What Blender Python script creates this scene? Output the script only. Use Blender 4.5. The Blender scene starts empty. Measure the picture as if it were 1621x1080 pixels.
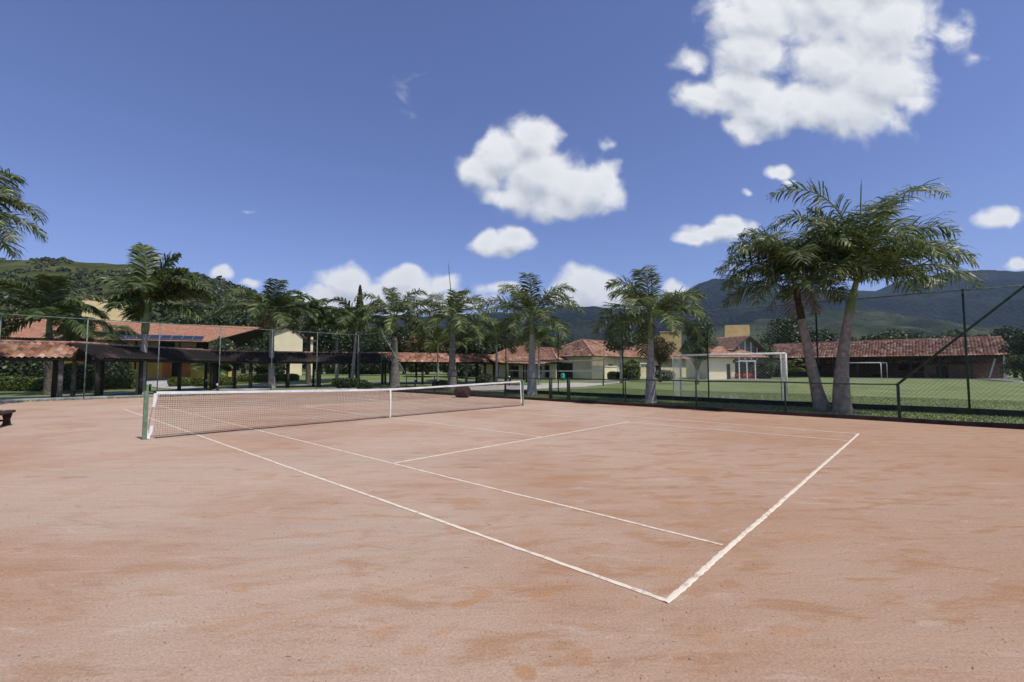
import bpy, bmesh, math, random
import numpy as np
from mathutils import Vector, Matrix
random.seed(7)
scene = bpy.context.scene
COL = scene.collection
R = math.radians

# ------------------------------------------------------------------ camera
CH, CP, CF = 1.587, 0.0607, 725.9          # height, pitch, focal length in photo pixels
cd = bpy.data.cameras.new('camera'); cam = bpy.data.objects.new('camera', cd); COL.objects.link(cam)
cam.location = (0, 0, CH); cam.rotation_euler = (math.pi/2 + CP, 0, 0)
cd.sensor_width = 36; cd.lens = CF/1621*36; cd.clip_start = 0.05; cd.clip_end = 20000
scene.camera = cam
scene.view_settings.view_transform = 'Standard'; scene.view_settings.look = 'None'
scene.view_settings.exposure = 0.0; scene.view_settings.gamma = 1

# ------------------------------------------------------------------ sun and sky
SUN_EL, SUN_AZ = R(60), R(130)             # azimuth clockwise from +Y
sd = bpy.data.lights.new('sun', 'SUN'); sun = bpy.data.objects.new('sun', sd); COL.objects.link(sun)
sv = Vector((math.sin(SUN_AZ)*math.cos(SUN_EL), math.cos(SUN_AZ)*math.cos(SUN_EL), math.sin(SUN_EL)))
sun.rotation_euler = sv.to_track_quat('Z', 'Y').to_euler(); sun.location = (40, -30, 60)
sd.energy = 3.9; sd.angle = R(0.53); sd.color = (1, .945, .85)

world = bpy.data.worlds.new('World'); scene.world = world; world.use_nodes = True
wt = world.node_tree; wt.nodes.clear()
def N(tree, typ, **kw):
    n = tree.nodes.new(typ)
    for k, v in kw.items():
        if k.startswith('i_'): n.inputs[k[2:].replace('_', ' ')].default_value = v
        else: setattr(n, k, v)
    return n
def M2(tree, op, a, b=None, c=None, clamp=False):
    n = tree.nodes.new('ShaderNodeMath'); n.operation = op; n.use_clamp = clamp
    for i, v in enumerate((a, b, c)):
        if v is None: continue
        if isinstance(v, (int, float)): n.inputs[i].default_value = v
        else: tree.links.new(v, n.inputs[i])
    return n.outputs[0]
def V2(tree, op, a, b=None, scale=None):
    n = tree.nodes.new('ShaderNodeVectorMath'); n.operation = op
    for i, v in enumerate((a, b)):
        if v is None: continue
        if isinstance(v, tuple): n.inputs[i].default_value = v
        else: tree.links.new(v, n.inputs[i])
    if scale is not None: n.inputs['Scale'].default_value = scale
    return n.outputs['Value'] if op in ('LENGTH', 'DOT_PRODUCT') else n.outputs[0]
def raydir(px, py):                        # direction of a point of sky, for laying out the clouds
    r = (px-810.5)/CF; u = (540-py)/CF
    y = math.cos(CP)-u*math.sin(CP); z = math.sin(CP)+u*math.cos(CP)
    return r/y, z/y
CLOUDS = [  # cx, cy, rx, ry, strength
 (1200,25,85,55,1),(1310,10,120,65,1),(1400,45,80,75,1),(1395,125,82,62,1),(1345,165,95,56,1),(1215,175,70,38,1),(1330,-35,160,60,1),
 (1095,98,45,24,.62),(1125,155,58,30,.95),(1175,200,34,28,.85),(1180,135,58,42,1),(1320,95,75,55,1),(1440,160,40,22,.8),(1190,85,58,50,1),(1270,170,50,40,1),
 (1515,55,34,38,.55),(1545,92,30,22,.5),
 (845,225,45,42,1),(800,252,58,46,1),(760,272,40,28,1),(850,285,88,58,1),(905,300,66,44,1),(942,298,48,40,1),(962,282,26,26,.9),(880,325,56,26,.9),(810,310,50,26,.9),
 (772,384,26,20,1),(815,380,34,22,1),(800,392,46,16,.9),
 (1130,372,52,20,1),(1160,358,38,18,1),(1098,380,30,15,1),(1232,275,25,15,.85),(1250,291,20,8,.6),
 (1582,345,42,19,.8),(1615,420,28,12,.8),
 (545,445,48,28,1),(520,470,44,28,1),(640,442,48,20,1),(640,462,70,28,1),(702,447,30,22,.9),(590,478,80,28,1),(700,480,60,25,.9),
 (930,455,54,34,1),(905,472,44,24,1),(965,475,48,24,1),(1070,458,30,12,.85),(350,433,22,13,.9),(395,446,22,10,.7),
 (800,458,46,14,.8),(480,482,52,20,.9),(740,478,55,17,.8),(1010,478,60,12,.7),
 (965,225,18,15,.5),(395,330,18,8,.45),(1030,135,22,14,.42),(1560,450,40,9,.5),(1180,305,14,7,.45),(640,140,60,80,.28),
 # clouds outside the picture, so that the sky goes on when one looks aside
 (-400,250,160,70,1),(-330,300,110,50,1),(-700,-60,200,90,1),(2000,200,180,80,1),(2120,260,120,50,1),(2500,60,260,120,1),(-220,470,120,30,1),(1900,430,140,30,1),
]
cg = bpy.data.node_groups.new('cloud_field', 'ShaderNodeTree')
cg.interface.new_socket('P', in_out='INPUT', socket_type='NodeSocketVector')
cg.interface.new_socket('F', in_out='OUTPUT', socket_type='NodeSocketFloat')
gi = cg.nodes.new('NodeGroupInput'); go = cg.nodes.new('NodeGroupOutput')
P0 = gi.outputs[0]
nz = N(cg, 'ShaderNodeTexNoise', noise_dimensions='3D'); nz.inputs['Scale'].default_value = 14; nz.inputs['Detail'].default_value = 2
cg.links.new(P0, nz.inputs['Vector'])
wob = V2(cg, 'SCALE', V2(cg, 'SUBTRACT', nz.outputs['Color'], (.5, .5, .5)), scale=.05)
PW = V2(cg, 'MULTIPLY', V2(cg, 'ADD', P0, wob), (1, 1, 0))
acc = None
for cx, cy, rx, ry, k in CLOUDS:
    u, v = raydir(cx, cy); u2, v2 = raydir(cx+rx, cy-ry)
    a, b = abs(u2-u)*1.12, abs(v2-v)*1.15
    q = V2(cg, 'MULTIPLY', V2(cg, 'SUBTRACT', PW, (u, v, 0)), (1/a, 1/b, 0))
    d = M2(cg, 'MULTIPLY_ADD', V2(cg, 'LENGTH', q), -k*1.0, k*1.0)
    d = M2(cg, 'ADD', d, (k-1)*.35) if k < 1 else d
    acc = d if acc is None else M2(cg, 'SMOOTH_MAX', acc, d, .12)
f1 = N(cg, 'ShaderNodeTexNoise'); f1.inputs['Scale'].default_value = 13; f1.inputs['Detail'].default_value = 8; f1.inputs['Roughness'].default_value = .54; f1.inputs['Distortion'].default_value = .35
cg.links.new(P0, f1.inputs['Vector'])
fld = M2(cg, 'ADD', acc, M2(cg, 'MULTIPLY', M2(cg, 'SUBTRACT', f1.outputs[0], .505), 1.12))
cg.links.new(fld, go.inputs[0])

tc = N(wt, 'ShaderNodeTexCoord'); sp = N(wt, 'ShaderNodeSeparateXYZ'); wt.links.new(tc.outputs['Generated'], sp.inputs[0])
ysafe = M2(wt, 'MAXIMUM', sp.outputs['Y'], .02)
cb = N(wt, 'ShaderNodeCombineXYZ')
wt.links.new(M2(wt, 'DIVIDE', sp.outputs['X'], ysafe), cb.inputs[0]); wt.links.new(M2(wt, 'DIVIDE', sp.outputs['Z'], ysafe), cb.inputs[1])
def cloudf(vec):
    g = wt.nodes.new('ShaderNodeGroup'); g.node_tree = cg; wt.links.new(vec, g.inputs[0]); return g.outputs[0]
F0 = cloudf(cb.outputs[0]); F1 = cloudf(V2(wt, 'ADD', cb.outputs[0], (.014, .034, 0)))
sky = N(wt, 'ShaderNodeTexSky', sky_type='NISHITA', sun_disc=False, sun_elevation=SUN_EL, sun_rotation=SUN_AZ,
        altitude=900, air_density=1.0, dust_density=1.1, ozone_density=3.0)
mr = N(wt, 'ShaderNodeMapRange', interpolation_type='SMOOTHSTEP'); wt.links.new(F0, mr.inputs[0])
mr.inputs[1].default_value = -.06; mr.inputs[2].default_value = .46
mask = M2(wt, 'MULTIPLY', mr.outputs[0], M2(wt, 'GREATER_THAN', sp.outputs['Y'], .03))
mask = M2(wt, 'MULTIPLY', mask, .97)
shd = N(wt, 'ShaderNodeMapRange', interpolation_type='LINEAR'); wt.links.new(M2(wt, 'SUBTRACT', F0, F1), shd.inputs[0])
shd.inputs[1].default_value = -.68; shd.inputs[2].default_value = .2
thick = N(wt, 'ShaderNodeMapRange'); wt.links.new(F0, thick.inputs[0]); thick.inputs[1].default_value = .0; thick.inputs[2].default_value = 1.3
thick.inputs[3].default_value = 1.0; thick.inputs[4].default_value = .62
lit = M2(wt, 'MULTIPLY', shd.outputs[0], thick.outputs[0])
cr = N(wt, 'ShaderNodeMix', data_type='RGBA'); wt.links.new(lit, cr.inputs[0])
cr.inputs[6].default_value = (3.8, 4.25, 5.0, 1); cr.inputs[7].default_value = (8.7, 8.7, 8.7, 1)
mx = N(wt, 'ShaderNodeMix', data_type='RGBA'); wt.links.new(mask, mx.inputs[0])
tint = N(wt, 'ShaderNodeMix', data_type='RGBA', blend_type='MULTIPLY'); tint.inputs[0].default_value = 1
tint.inputs[7].default_value = (1.06, .98, 1.27, 1)
wt.links.new(sky.outputs[0], tint.inputs[6])
wt.links.new(tint.outputs[2], mx.inputs[6]); wt.links.new(cr.outputs[2], mx.inputs[7])
bg = N(wt, 'ShaderNodeBackground'); bg.inputs[1].default_value = .112
wo = N(wt, 'ShaderNodeOutputWorld'); wt.links.new(mx.outputs[2], bg.inputs[0]); wt.links.new(bg.outputs[0], wo.inputs[0])

# ------------------------------------------------------------------ places
YAW = -.7412
cY, sY = math.cos(YAW), math.sin(YAW)
def ct(x, y):                              # court coordinates (x across, y along from the net) -> world X, Y
    dx, dy = x+3.1086, y-13.141
    return (-dx*sY + dy*cY, dx*cY + dy*sY)
CA = math.atan2(-sY, cY)                   # unused helper angle
EX = Vector((-sY, cY, 0)); EY = Vector((cY, sY, 0))    # court x and y axes in world
COURT_ROT = math.atan2(cY, -sY)            # rotation whose local +X is court x
def zat(py, Y):
    u = (540-py)/CF
    return CH + Y*(math.sin(CP)+u*math.cos(CP))/(math.cos(CP)-u*math.sin(CP))
def at(px, Y, z=0.0):
    return ((px-810.5)/CF*(Y*math.cos(CP)+(z-CH)*math.sin(CP)), Y, z)
def sstep(a, b, t):
    t = np.clip((t-a)/(b-a), 0, 1); return t*t*(3-2*t)
def gz(X, Y):                              # ground height
    X = np.asarray(X, float); Y = np.asarray(Y, float)
    return (0.75*sstep(40, 60, Y)*sstep(2, -14, X) - .03)
def gnd(px, Y):
    x = at(px, Y)[0]; return (x, Y, float(gz(x, Y)))

# ------------------------------------------------------------------ materials
def noise_mat(name, c1, c2, scale=3., rough=.8, c3=None, bump=0., bscale=None, detail=6, lo=.35, hi=.65, spec=.3, coord='Object'):
    m = bpy.data.materials.new(name); m.use_nodes = True; t = m.node_tree; b = t.nodes['Principled BSDF']
    tcn = N(t, 'ShaderNodeTexCoord'); n = N(t, 'ShaderNodeTexNoise'); n.inputs['Scale'].default_value = scale; n.inputs['Detail'].default_value = detail
    t.links.new(tcn.outputs[coord], n.inputs['Vector'])
    r = N(t, 'ShaderNodeValToRGB'); r.color_ramp.elements[0].position = lo; r.color_ramp.elements[1].position = hi
    r.color_ramp.elements[0].color = (*c1, 1); r.color_ramp.elements[1].color = (*c2, 1)
    if c3:
        e = r.color_ramp.elements.new((lo+hi)/2); e.color = (*c3, 1)
    t.links.new(n.outputs[0], r.inputs[0]); t.links.new(r.outputs[0], b.inputs['Base Color'])
    b.inputs['Roughness'].default_value = rough; b.inputs['Specular IOR Level'].default_value = spec
    if bump:
        n2 = N(t, 'ShaderNodeTexNoise'); n2.inputs['Scale'].default_value = bscale or scale*6; n2.inputs['Detail'].default_value = 4
        t.links.new(tcn.outputs[coord], n2.inputs['Vector'])
        bn = N(t, 'ShaderNodeBump'); bn.inputs['Strength'].default_value = 1; bn.inputs['Distance'].default_value = bump
        t.links.new(n2.outputs[0], bn.inputs['Height']); t.links.new(bn.outputs[0], b.inputs['Normal'])
    return m
def leaf_mat(name, dark, mid, light, transl=.25, rough=.45, extra=None):
    m = bpy.data.materials.new(name); m.use_nodes = True; t = m.node_tree; b = t.nodes['Principled BSDF']; out = t.nodes['Material Output']
    g = N(t, 'ShaderNodeNewGeometry'); r = N(t, 'ShaderNodeValToRGB')
    es = r.color_ramp.elements; es[0].position = 0; es[0].color = (*dark, 1); es[1].position = 1; es[1].color = (*light, 1)
    e = es.new(.55); e.color = (*mid, 1)
    if extra:
        e = es.new(.93); e.color = (*light, 1); es[-1].color = (*extra, 1)
    t.links.new(g.outputs['Random Per Island'], r.inputs[0]); t.links.new(r.outputs[0], b.inputs['Base Color'])
    b.inputs['Roughness'].default_value = rough; b.inputs['Specular IOR Level'].default_value = .45
    tr = N(t, 'ShaderNodeBsdfTranslucent'); t.links.new(r.outputs[0], tr.inputs[0])
    ms = N(t, 'ShaderNodeMixShader'); ms.inputs[0].default_value = transl
    t.links.new(b.outputs[0], ms.inputs[1]); t.links.new(tr.outputs[0], ms.inputs[2]); t.links.new(ms.outputs[0], out.inputs[0])
    return m
def tile_mat(name, cols, moss=.3, mosscol=(.03, .028, .022)):
    m = bpy.data.materials.new(name); m.use_nodes = True; t = m.node_tree; b = t.nodes['Principled BSDF']
    uv = N(t, 'ShaderNodeUVMap'); fl = V2(t, 'FLOOR', uv.outputs[0])
    wn = N(t, 'ShaderNodeTexWhiteNoise', noise_dimensions='2D'); t.links.new(fl, wn.inputs['Vector'])
    r = N(t, 'ShaderNodeValToRGB'); es = r.color_ramp.elements
    es[0].position = 0; es[0].color = (*cols[0], 1); es[1].position = 1; es[1].color = (*cols[-1], 1)
    for i, c in enumerate(cols[1:-1]):
        e = es.new((i+1)/(len(cols)-1)); e.color = (*c, 1)
    t.links.new(wn.outputs[0], r.inputs[0])
    n = N(t, 'ShaderNodeTexNoise'); n.inputs['Scale'].default_value = .55; n.inputs['Detail'].default_value = 7; n.inputs['Roughness'].default_value = .65
    tcn = N(t, 'ShaderNodeTexCoord'); t.links.new(tcn.outputs['Object'], n.inputs['Vector'])
    k = N(t, 'ShaderNodeMapRange', interpolation_type='SMOOTHSTEP'); t.links.new(n.outputs[0], k.inputs[0])
    k.inputs[1].default_value = .62-moss*.4; k.inputs[2].default_value = .8-moss*.4; k.inputs[4].default_value = min(1, .45+moss*.6)
    mxn = N(t, 'ShaderNodeMix', data_type='RGBA'); t.links.new(k.outputs[0], mxn.inputs[0]); t.links.new(r.outputs[0], mxn.inputs[6]); mxn.inputs[7].default_value = (*mosscol, 1)
    t.links.new(mxn.outputs[2], b.inputs['Base Color']); b.inputs['Roughness'].default_value = .85; b.inputs['Specular IOR Level'].default_value = .2
    return m
def plain(name, c, rough=.6, metal=0., var=.15, scale=4.):
    d = tuple(x*(1-var) for x in c); l = tuple(min(1, x*(1+var)) for x in c)
    m = noise_mat(name, d, l, scale, rough); m.node_tree.nodes['Principled BSDF'].inputs['Metallic'].default_value = metal; return m

MT = {}
MT['palm'] = leaf_mat('palm_leaflets', (.04, .065, .02), (.12, .16, .05), (.25, .29, .10), .32, .4, (.30, .25, .11))
MT['palm_arch'] = leaf_mat('palm_leaflets_soft', (.04, .065, .02), (.10, .14, .045), (.19, .23, .08), .34, .42, (.24, .23, .08))
MT['palm_light'] = leaf_mat('palm_leaflets_yellowish', (.05, .085, .02), (.10, .15, .035), (.17, .21, .06), .3, .45, (.28, .24, .08))
MT['dead'] = leaf_mat('dead_frond', (.12, .09, .05), (.2, .15, .08), (.32, .25, .14), .1, .8)
MT['leaf_dark'] = leaf_mat('leaves_dark', (.02, .034, .012), (.042, .062, .02), (.08, .11, .035), .2, .5)
MT['leaf_hill'] = leaf_mat('leaves_hillside', (.04, .055, .02), (.085, .10, .036), (.14, .15, .06), .15, .7)
MT['leaf_mid'] = leaf_mat('leaves_mid', (.028, .048, .014), (.058, .088, .024), (.11, .145, .04), .25, .5)
MT['leaf_lime'] = leaf_mat('leaves_lime', (.05, .08, .012), (.11, .15, .02), (.2, .24, .04), .3, .5)
MT['leaf_rust'] = leaf_mat('leaves_rust', (.05, .04, .015), (.10, .075, .025), (.2, .12, .04), .2, .6)
MT['leaf_grey'] = leaf_mat('leaves_grey', (.10, .12, .09), (.18, .2, .15), (.3, .32, .25), .2, .6)
MT['trunk'] = noise_mat('palm_bark', (.25, .23, .2), (.40, .375, .33), 6, .9, bump=.01, bscale=30)
def add_rings(m, dark=.62, sc=9.):
    t = m.node_tree; b = t.nodes['Principled BSDF']; old = b.inputs['Base Color'].links[0].from_socket
    tcn = N(t, 'ShaderNodeTexCoord'); w = N(t, 'ShaderNodeTexWave', wave_type='BANDS', bands_direction='Z'); w.inputs['Scale'].default_value = sc/6.28*2; w.inputs['Distortion'].default_value = 1.6; w.inputs['Detail'].default_value = 3; w.inputs['Detail Scale'].default_value = 1.2
    t.links.new(tcn.outputs['Object'], w.inputs['Vector'])
    k = N(t, 'ShaderNodeMapRange'); t.links.new(w.outputs[0], k.inputs[0]); k.inputs[2].default_value = .35; k.inputs[3].default_value = dark; k.inputs[4].default_value = 1
    mu = N(t, 'ShaderNodeMix', data_type='RGBA', blend_type='MULTIPLY'); mu.inputs[0].default_value = 1; t.links.new(old, mu.inputs[6]); t.links.new(k.outputs[0], mu.inputs[7]); t.links.new(mu.outputs[2], b.inputs['Base Color'])
add_rings(MT['trunk'], .74, 14.)
MT['trunk_mid'] = noise_mat('palm_bark_grey', (.20, .165, .125), (.35, .295, .23), 5, .9, bump=.01, bscale=30); add_rings(MT['trunk_mid'], .78, 16.)
MT['trunk_dark'] = noise_mat('palm_bark_rough', (.10, .085, .07), (.27, .24, .2), 9, .95, bump=.03, bscale=22)
MT['bark'] = noise_mat('tree_bark', (.07, .055, .045), (.17, .14, .11), 6, .9, bump=.02)
MT['bark_pale'] = noise_mat('tree_bark_pale', (.2, .18, .15), (.42, .39, .34), 6, .9)
MT['shaft'] = noise_mat('crownshaft', (.11, .16, .06), (.24, .27, .12), 2.5, .55)
MT['shaft_brown'] = noise_mat('old_leaf_bases', (.03, .024, .018), (.10, .07, .045), 9, .9, bump=.04)
MT['green_paint'] = noise_mat('green_paint', (.012, .028, .018), (.03, .055, .038), 8, .5)
MT['post_green'] = noise_mat('net_post_paint', (.12, .19, .11), (.18, .26, .17), 10, .5)
MT['rail_grey'] = noise_mat('galvanised_rail', (.07, .1, .085), (.2, .24, .22), 5, .45)
MT['wire'] = plain('fence_wire', (.035, .06, .045), .4, .3)
MT['wire_pale'] = plain('fence_wire_worn', (.10, .125, .11), .35, .6)
MT['cord'] = plain('net_cord', (.035, .024, .026), .8)
MT['cord_white'] = plain('goal_cord', (.5, .5, .48), .8)
MT['white'] = noise_mat('white_paint', (.5, .49, .46), (.74, .73, .70), 7, .6)
MT['tape'] = noise_mat('white_canvas', (.62, .62, .62), (.84, .83, .80), 3, .8)
MT['kerb'] = noise_mat('kerb_red_brown', (.03, .02, .017), (.085, .045, .033), 2.2, .9, bump=.01)
MT['kerb_dark'] = noise_mat('kerb_dark_green', (.012, .02, .016), (.035, .045, .032), 3, .85)
MT['kerb_pale'] = noise_mat('kerb_concrete', (.2, .21, .2), (.4, .41, .38), 3, .9)
MT['faded'] = plain('faded_tape', (.42, .38, .32), .9)
MT['wood_dark'] = noise_mat('dark_timber', (.018, .013, .01), (.06, .045, .035), 6, .8, bump=.01)
MT['wood_grey'] = noise_mat('weathered_post', (.09, .08, .065), (.22, .2, .165), 5, .9, bump=.02)
MT['cream'] = noise_mat('cream_render', (.80, .70, .42), (.88, .79, .54), .8, .85)
MT['ochre_pale'] = noise_mat('pale_ochre_render', (.66, .53, .26), (.78, .65, .36), .6, .85)
MT['ochre'] = noise_mat('ochre_render', (.56, .40, .15), (.68, .50, .22), .8, .85)
MT['orange'] = noise_mat('orange_render', (.55, .16, .05), (.68, .24, .08), .9, .85)
MT['yellow'] = noise_mat('yellow_render', (.62, .43, .08), (.72, .52, .13), .9, .85)
MT['khaki'] = noise_mat('khaki_render', (.52, .46, .27), (.66, .59, .38), .8, .85)
MT['brick'] = noise_mat('brick_wall', (.13, .07, .05), (.24, .14, .10), 4, .9)
MT['dark_in'] = plain('interior_shade_paint', (.02, .018, .015), .6)  # near-black paint standing in for the shade inside rooms behind openings
MT['glass'] = plain('window_glass', (.03, .035, .04), .08)
MT['concrete'] = noise_mat('concrete', (.33, .31, .28), (.5, .48, .44), 1.2, .9)
MT['solar'] = plain('solar_panel', (.018, .022, .04), .2)
MT['metal_pale'] = plain('pale_metal', (.45, .45, .45), .4, .5)
MT['red'] = plain('red_plastic', (.5, .03, .025), .4)
MT['teal'] = plain('teal_plastic', (.03, .28, .2), .4)
MT['rust'] = noise_mat('rusty_roller', (.03, .019, .017), (.085, .045, .036), 5, .85, bump=.01)
MT['rubber'] = plain('black_rubber', (.02, .02, .02), .7)
TC = [(.16, .06, .035), (.30, .12, .065), (.38, .17, .09), (.45, .22, .13), (.52, .31, .2), (.28, .10, .05)]
MT['tile'] = tile_mat('clay_tiles', [(.30, .13, .075), (.40, .19, .11), (.48, .25, .16), (.54, .33, .23), (.34, .14, .08)], .08)
MT['tile_orange'] = tile_mat('orange_clay_tiles', [(.31, .14, .085), (.38, .19, .12), (.43, .23, .15), (.35, .16, .10)], .0)
MT['tile_old'] = tile_mat('weathered_clay_tiles', [(.14, .07, .045), (.32, .15, .09), (.46, .26, .17), (.22, .09, .055), (.58, .40, .28)], .3)
MT['tile_pav'] = tile_mat('mottled_clay_tiles', [(.14, .07, .05), (.31, .15, .095), (.44, .25, .17), (.22, .09, .055), (.55, .38, .28)], .2)
MT['tile_black'] = tile_mat('blackened_clay_tiles', [(.022, .018, .018), (.06, .04, .036), (.10, .06, .045), (.03, .025, .025)], .8, (.016, .014, .015))

# ------------------------------------------------------------------ mesh building
class MB:
    def __init__(s): s.v = []; s.f = []; s.uv = None
    def add(s, vs, fs):
        o = len(s.v); s.v.extend([tuple(p) for p in vs]); s.f.extend([tuple(i+o for i in f) for f in fs])
    def box(s, x0, x1, y0, y1, z0, z1):
        s.add([(x0,y0,z0),(x1,y0,z0),(x1,y1,z0),(x0,y1,z0),(x0,y0,z1),(x1,y0,z1),(x1,y1,z1),(x0,y1,z1)],
              [(0,3,2,1),(4,5,6,7),(0,1,5,4),(1,2,6,5),(2,3,7,6),(3,0,4,7)])
    def bar(s, a, b, w, h=None, up=(0,0,1)):        # rectangular bar a->b
        a = Vector(a); b = Vector(b); h = h or w; d = (b-a).normalized(); u = Vector(up)
        if abs(d.dot(u)) > .98: u = Vector((0,1,0))
        x = d.cross(u).normalized(); y = x.cross(d).normalized()
        vs = []
        for p in (a, b):
            for i, j in ((-1,-1),(1,-1),(1,1),(-1,1)): vs.append(p + x*(i*w/2) + y*(j*h/2))
        s.add(vs, [(0,1,2,3),(7,6,5,4),(0,4,5,1),(1,5,6,2),(2,6,7,3),(3,7,4,0)])
    def tube(s, pts, rad, n=8, cap=True):
        pts = [Vector(p) for p in pts]
        if isinstance(rad, (int, float)): rad = [rad]*len(pts)
        vs = []; fs = []; x = None
        for i, p in enumerate(pts):
            d = (pts[min(i+1, len(pts)-1)]-pts[max(i-1, 0)]).normalized()
            if x is None:
                x = d.cross(Vector((0,0,1)) if abs(d.z) < .9 else Vector((0,1,0))).normalized()
            x = (x - d*x.dot(d)).normalized(); y = d.cross(x)
            for k in range(n):
                a = 2*math.pi*k/n; vs.append(p + (x*math.cos(a)+y*math.sin(a))*rad[i])
        for i in range(len(pts)-1):
            for k in range(n):
                fs.append((i*n+k, i*n+(k+1)%n, (i+1)*n+(k+1)%n, (i+1)*n+k))
        if cap: fs.append(tuple(range(n))[::-1]); fs.append(tuple(range((len(pts)-1)*n, len(pts)*n)))
        s.add(vs, fs)
    def prism(s, poly, z0, z1):
        n = len(poly)
        s.add([(x,y,z0) for x,y in poly]+[(x,y,z1) for x,y in poly],
              [tuple(range(n))[::-1], tuple(range(n,2*n))]+[(i,(i+1)%n,n+(i+1)%n,n+i) for i in range(n)])
    def slab(s, poly3, nrm, t):                      # polygon in 3D thickened along -nrm
        n = len(poly3); q = [Vector(p)-Vector(nrm)*t for p in poly3]
        s.add(list(poly3)+q, [tuple(range(n)), tuple(range(n,2*n))[::-1]]+[(i,n+i,n+(i+1)%n,(i+1)%n) for i in range(n)])
    def build(s, name, mat, parent=None, smooth=False):
        me = bpy.data.meshes.new(name); me.from_pydata(s.v, [], s.f); me.update()
        if smooth: me.polygons.foreach_set('use_smooth', [True]*len(me.polygons))
        me.materials.append(mat); o = bpy.data.objects.new(name, me); COL.objects.link(o)
        if parent: o.parent = parent
        return o
def npmesh(name, V, F, mat, parent=None, smooth=False):   # F: (m,k) int array
    me = bpy.data.meshes.new(name); m, k = F.shape
    me.vertices.add(len(V)); me.vertices.foreach_set('co', np.asarray(V, np.float32).ravel())
    me.loops.add(m*k); me.loops.foreach_set('vertex_index', F.astype(np.int32).ravel())
    me.polygons.add(m); me.polygons.foreach_set('loop_start', np.arange(0, m*k, k, dtype=np.int32))
    me.update(calc_edges=True); me.validate()
    if smooth: me.polygons.foreach_set('use_smooth', np.ones(m, bool))
    me.materials.append(mat); o = bpy.data.objects.new(name, me); COL.objects.link(o)
    if parent: o.parent = parent
    return o
def tag(o, label=None, cat=None, group=None, kind=None):
    if label: o['label'] = label
    if cat: o['category'] = cat
    if group: o['group'] = group
    if kind: o['kind'] = kind
    return o
def thing(name, label, cat, loc=(0,0,0), rz=0., group=None):
    o = bpy.data.objects.new(name, None); COL.objects.link(o); o.location = loc; o.rotation_euler = (0,0,rz); o.empty_display_size = .3
    return tag(o, label, cat, group)
def copy_tree(o, parent=None):
    c = o.copy(); COL.objects.link(c)
    if parent: c.parent = parent
    for ch in list(o.children): copy_tree(ch, c)
    return c
def tile_sheet(name, mat, parent, O, U, V, poly, pitch=.22, row=.36, amp=.045, board=.08, boardmat=None):
    """barrel-tiled roof plane: O eave origin, U along the eave, V up the slope, poly outline in (u, v)"""
    O = Vector(O); U = Vector(U).normalized(); V = Vector(V); V = (V-U*V.dot(U)).normalized(); Nn = U.cross(V)
    if Nn.z < 0: Nn = -Nn
    us = [p[0] for p in poly]; vs = [p[1] for p in poly]
    u = np.arange(min(us), max(us)+pitch/4, pitch/4); vr = []
    k = 0; v = min(vs)
    while v < max(vs)+1e-3: vr += [(v, .028), (v+row*.995, 0.)]; v += row
    g = np.array([[ (a, b) for a in u] for b, _ in vr]); 
    hh = np.array([[ amp*abs(math.sin(math.pi*(a-min(us))/pitch)) + s_ for a in u] for _, s_ in vr])
    P = np.array(O)+g[...,0:1]*np.array(U)+g[...,1:2]*np.array(V)+hh[...,None]*np.array(Nn)
    nr, nc = hh.shape; idx = np.arange(nr*nc).reshape(nr, nc)
    F = np.stack([idx[:-1,:-1], idx[:-1,1:], idx[1:,1:], idx[1:,:-1]], -1).reshape(-1, 4)
    o = npmesh(name, P.reshape(-1, 3), F, mat, parent)
    me = o.data; uvl = me.uv_layers.new(name='UVMap')
    rowi = np.repeat(np.arange(nr)//2, nc) + .5
    uvv = np.stack([(g[...,0].ravel()-min(us))/pitch, rowi], -1)
    # uv by face so that a tile keeps one colour
    fu = np.floor(uvv[F][:,:,0].mean(1)); fv = uvv[F][:,0,1]
    lu = np.repeat(np.stack([fu+.5, fv], -1), 4, axis=0)
    uvl.data.foreach_set('uv', lu.astype(np.float32).ravel())
    area = sum(poly[i][0]*poly[(i+1)%len(poly)][1]-poly[(i+1)%len(poly)][0]*poly[i][1] for i in range(len(poly)))
    pp = poly if area > 0 else poly[::-1]
    bm = bmesh.new(); bm.from_mesh(me)
    for i in range(len(pp)):
        a, b = pp[i], pp[(i+1)%len(pp)]; ex, ey = b[0]-a[0], b[1]-a[1]
        if abs(ex)+abs(ey) < 1e-6: continue
        out = (U*ey - V*ex).normalized(); co = O+U*a[0]+V*a[1]
        bmesh.ops.bisect_plane(bm, geom=bm.verts[:]+bm.edges[:]+bm.faces[:], plane_co=co, plane_no=out, clear_outer=True)
    bm.to_mesh(me); bm.free()
    if board:
        mb = MB(); P3 = [O+U*a+V*b-Nn*.01 for a, b in pp]; mb.slab(P3, Nn, board); mb.build('eave_board', boardmat or MT['wood_dark'], o)
    return o

# ------------------------------------------------------------------ noise for terrain
_rs = np.random.RandomState(3); _T = _rs.rand(256, 256)
def vnoise(x, y):
    xi = np.floor(x).astype(int); yi = np.floor(y).astype(int); fx = x-xi; fy = y-yi
    fx = fx*fx*(3-2*fx); fy = fy*fy*(3-2*fy)
    a = _T[xi%256, yi%256]; b = _T[(xi+1)%256, yi%256]; c = _T[xi%256, (yi+1)%256]; d = _T[(xi+1)%256, (yi+1)%256]
    return (a*(1-fx)+b*fx)*(1-fy)+(c*(1-fx)+d*fx)*fy
def fbm(x, y, o=5):
    s = 0; a = .5
    for i in range(o): s = s+a*vnoise(x*2**i+i*17.3, y*2**i+i*9.1); a *= .5
    return s

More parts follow.
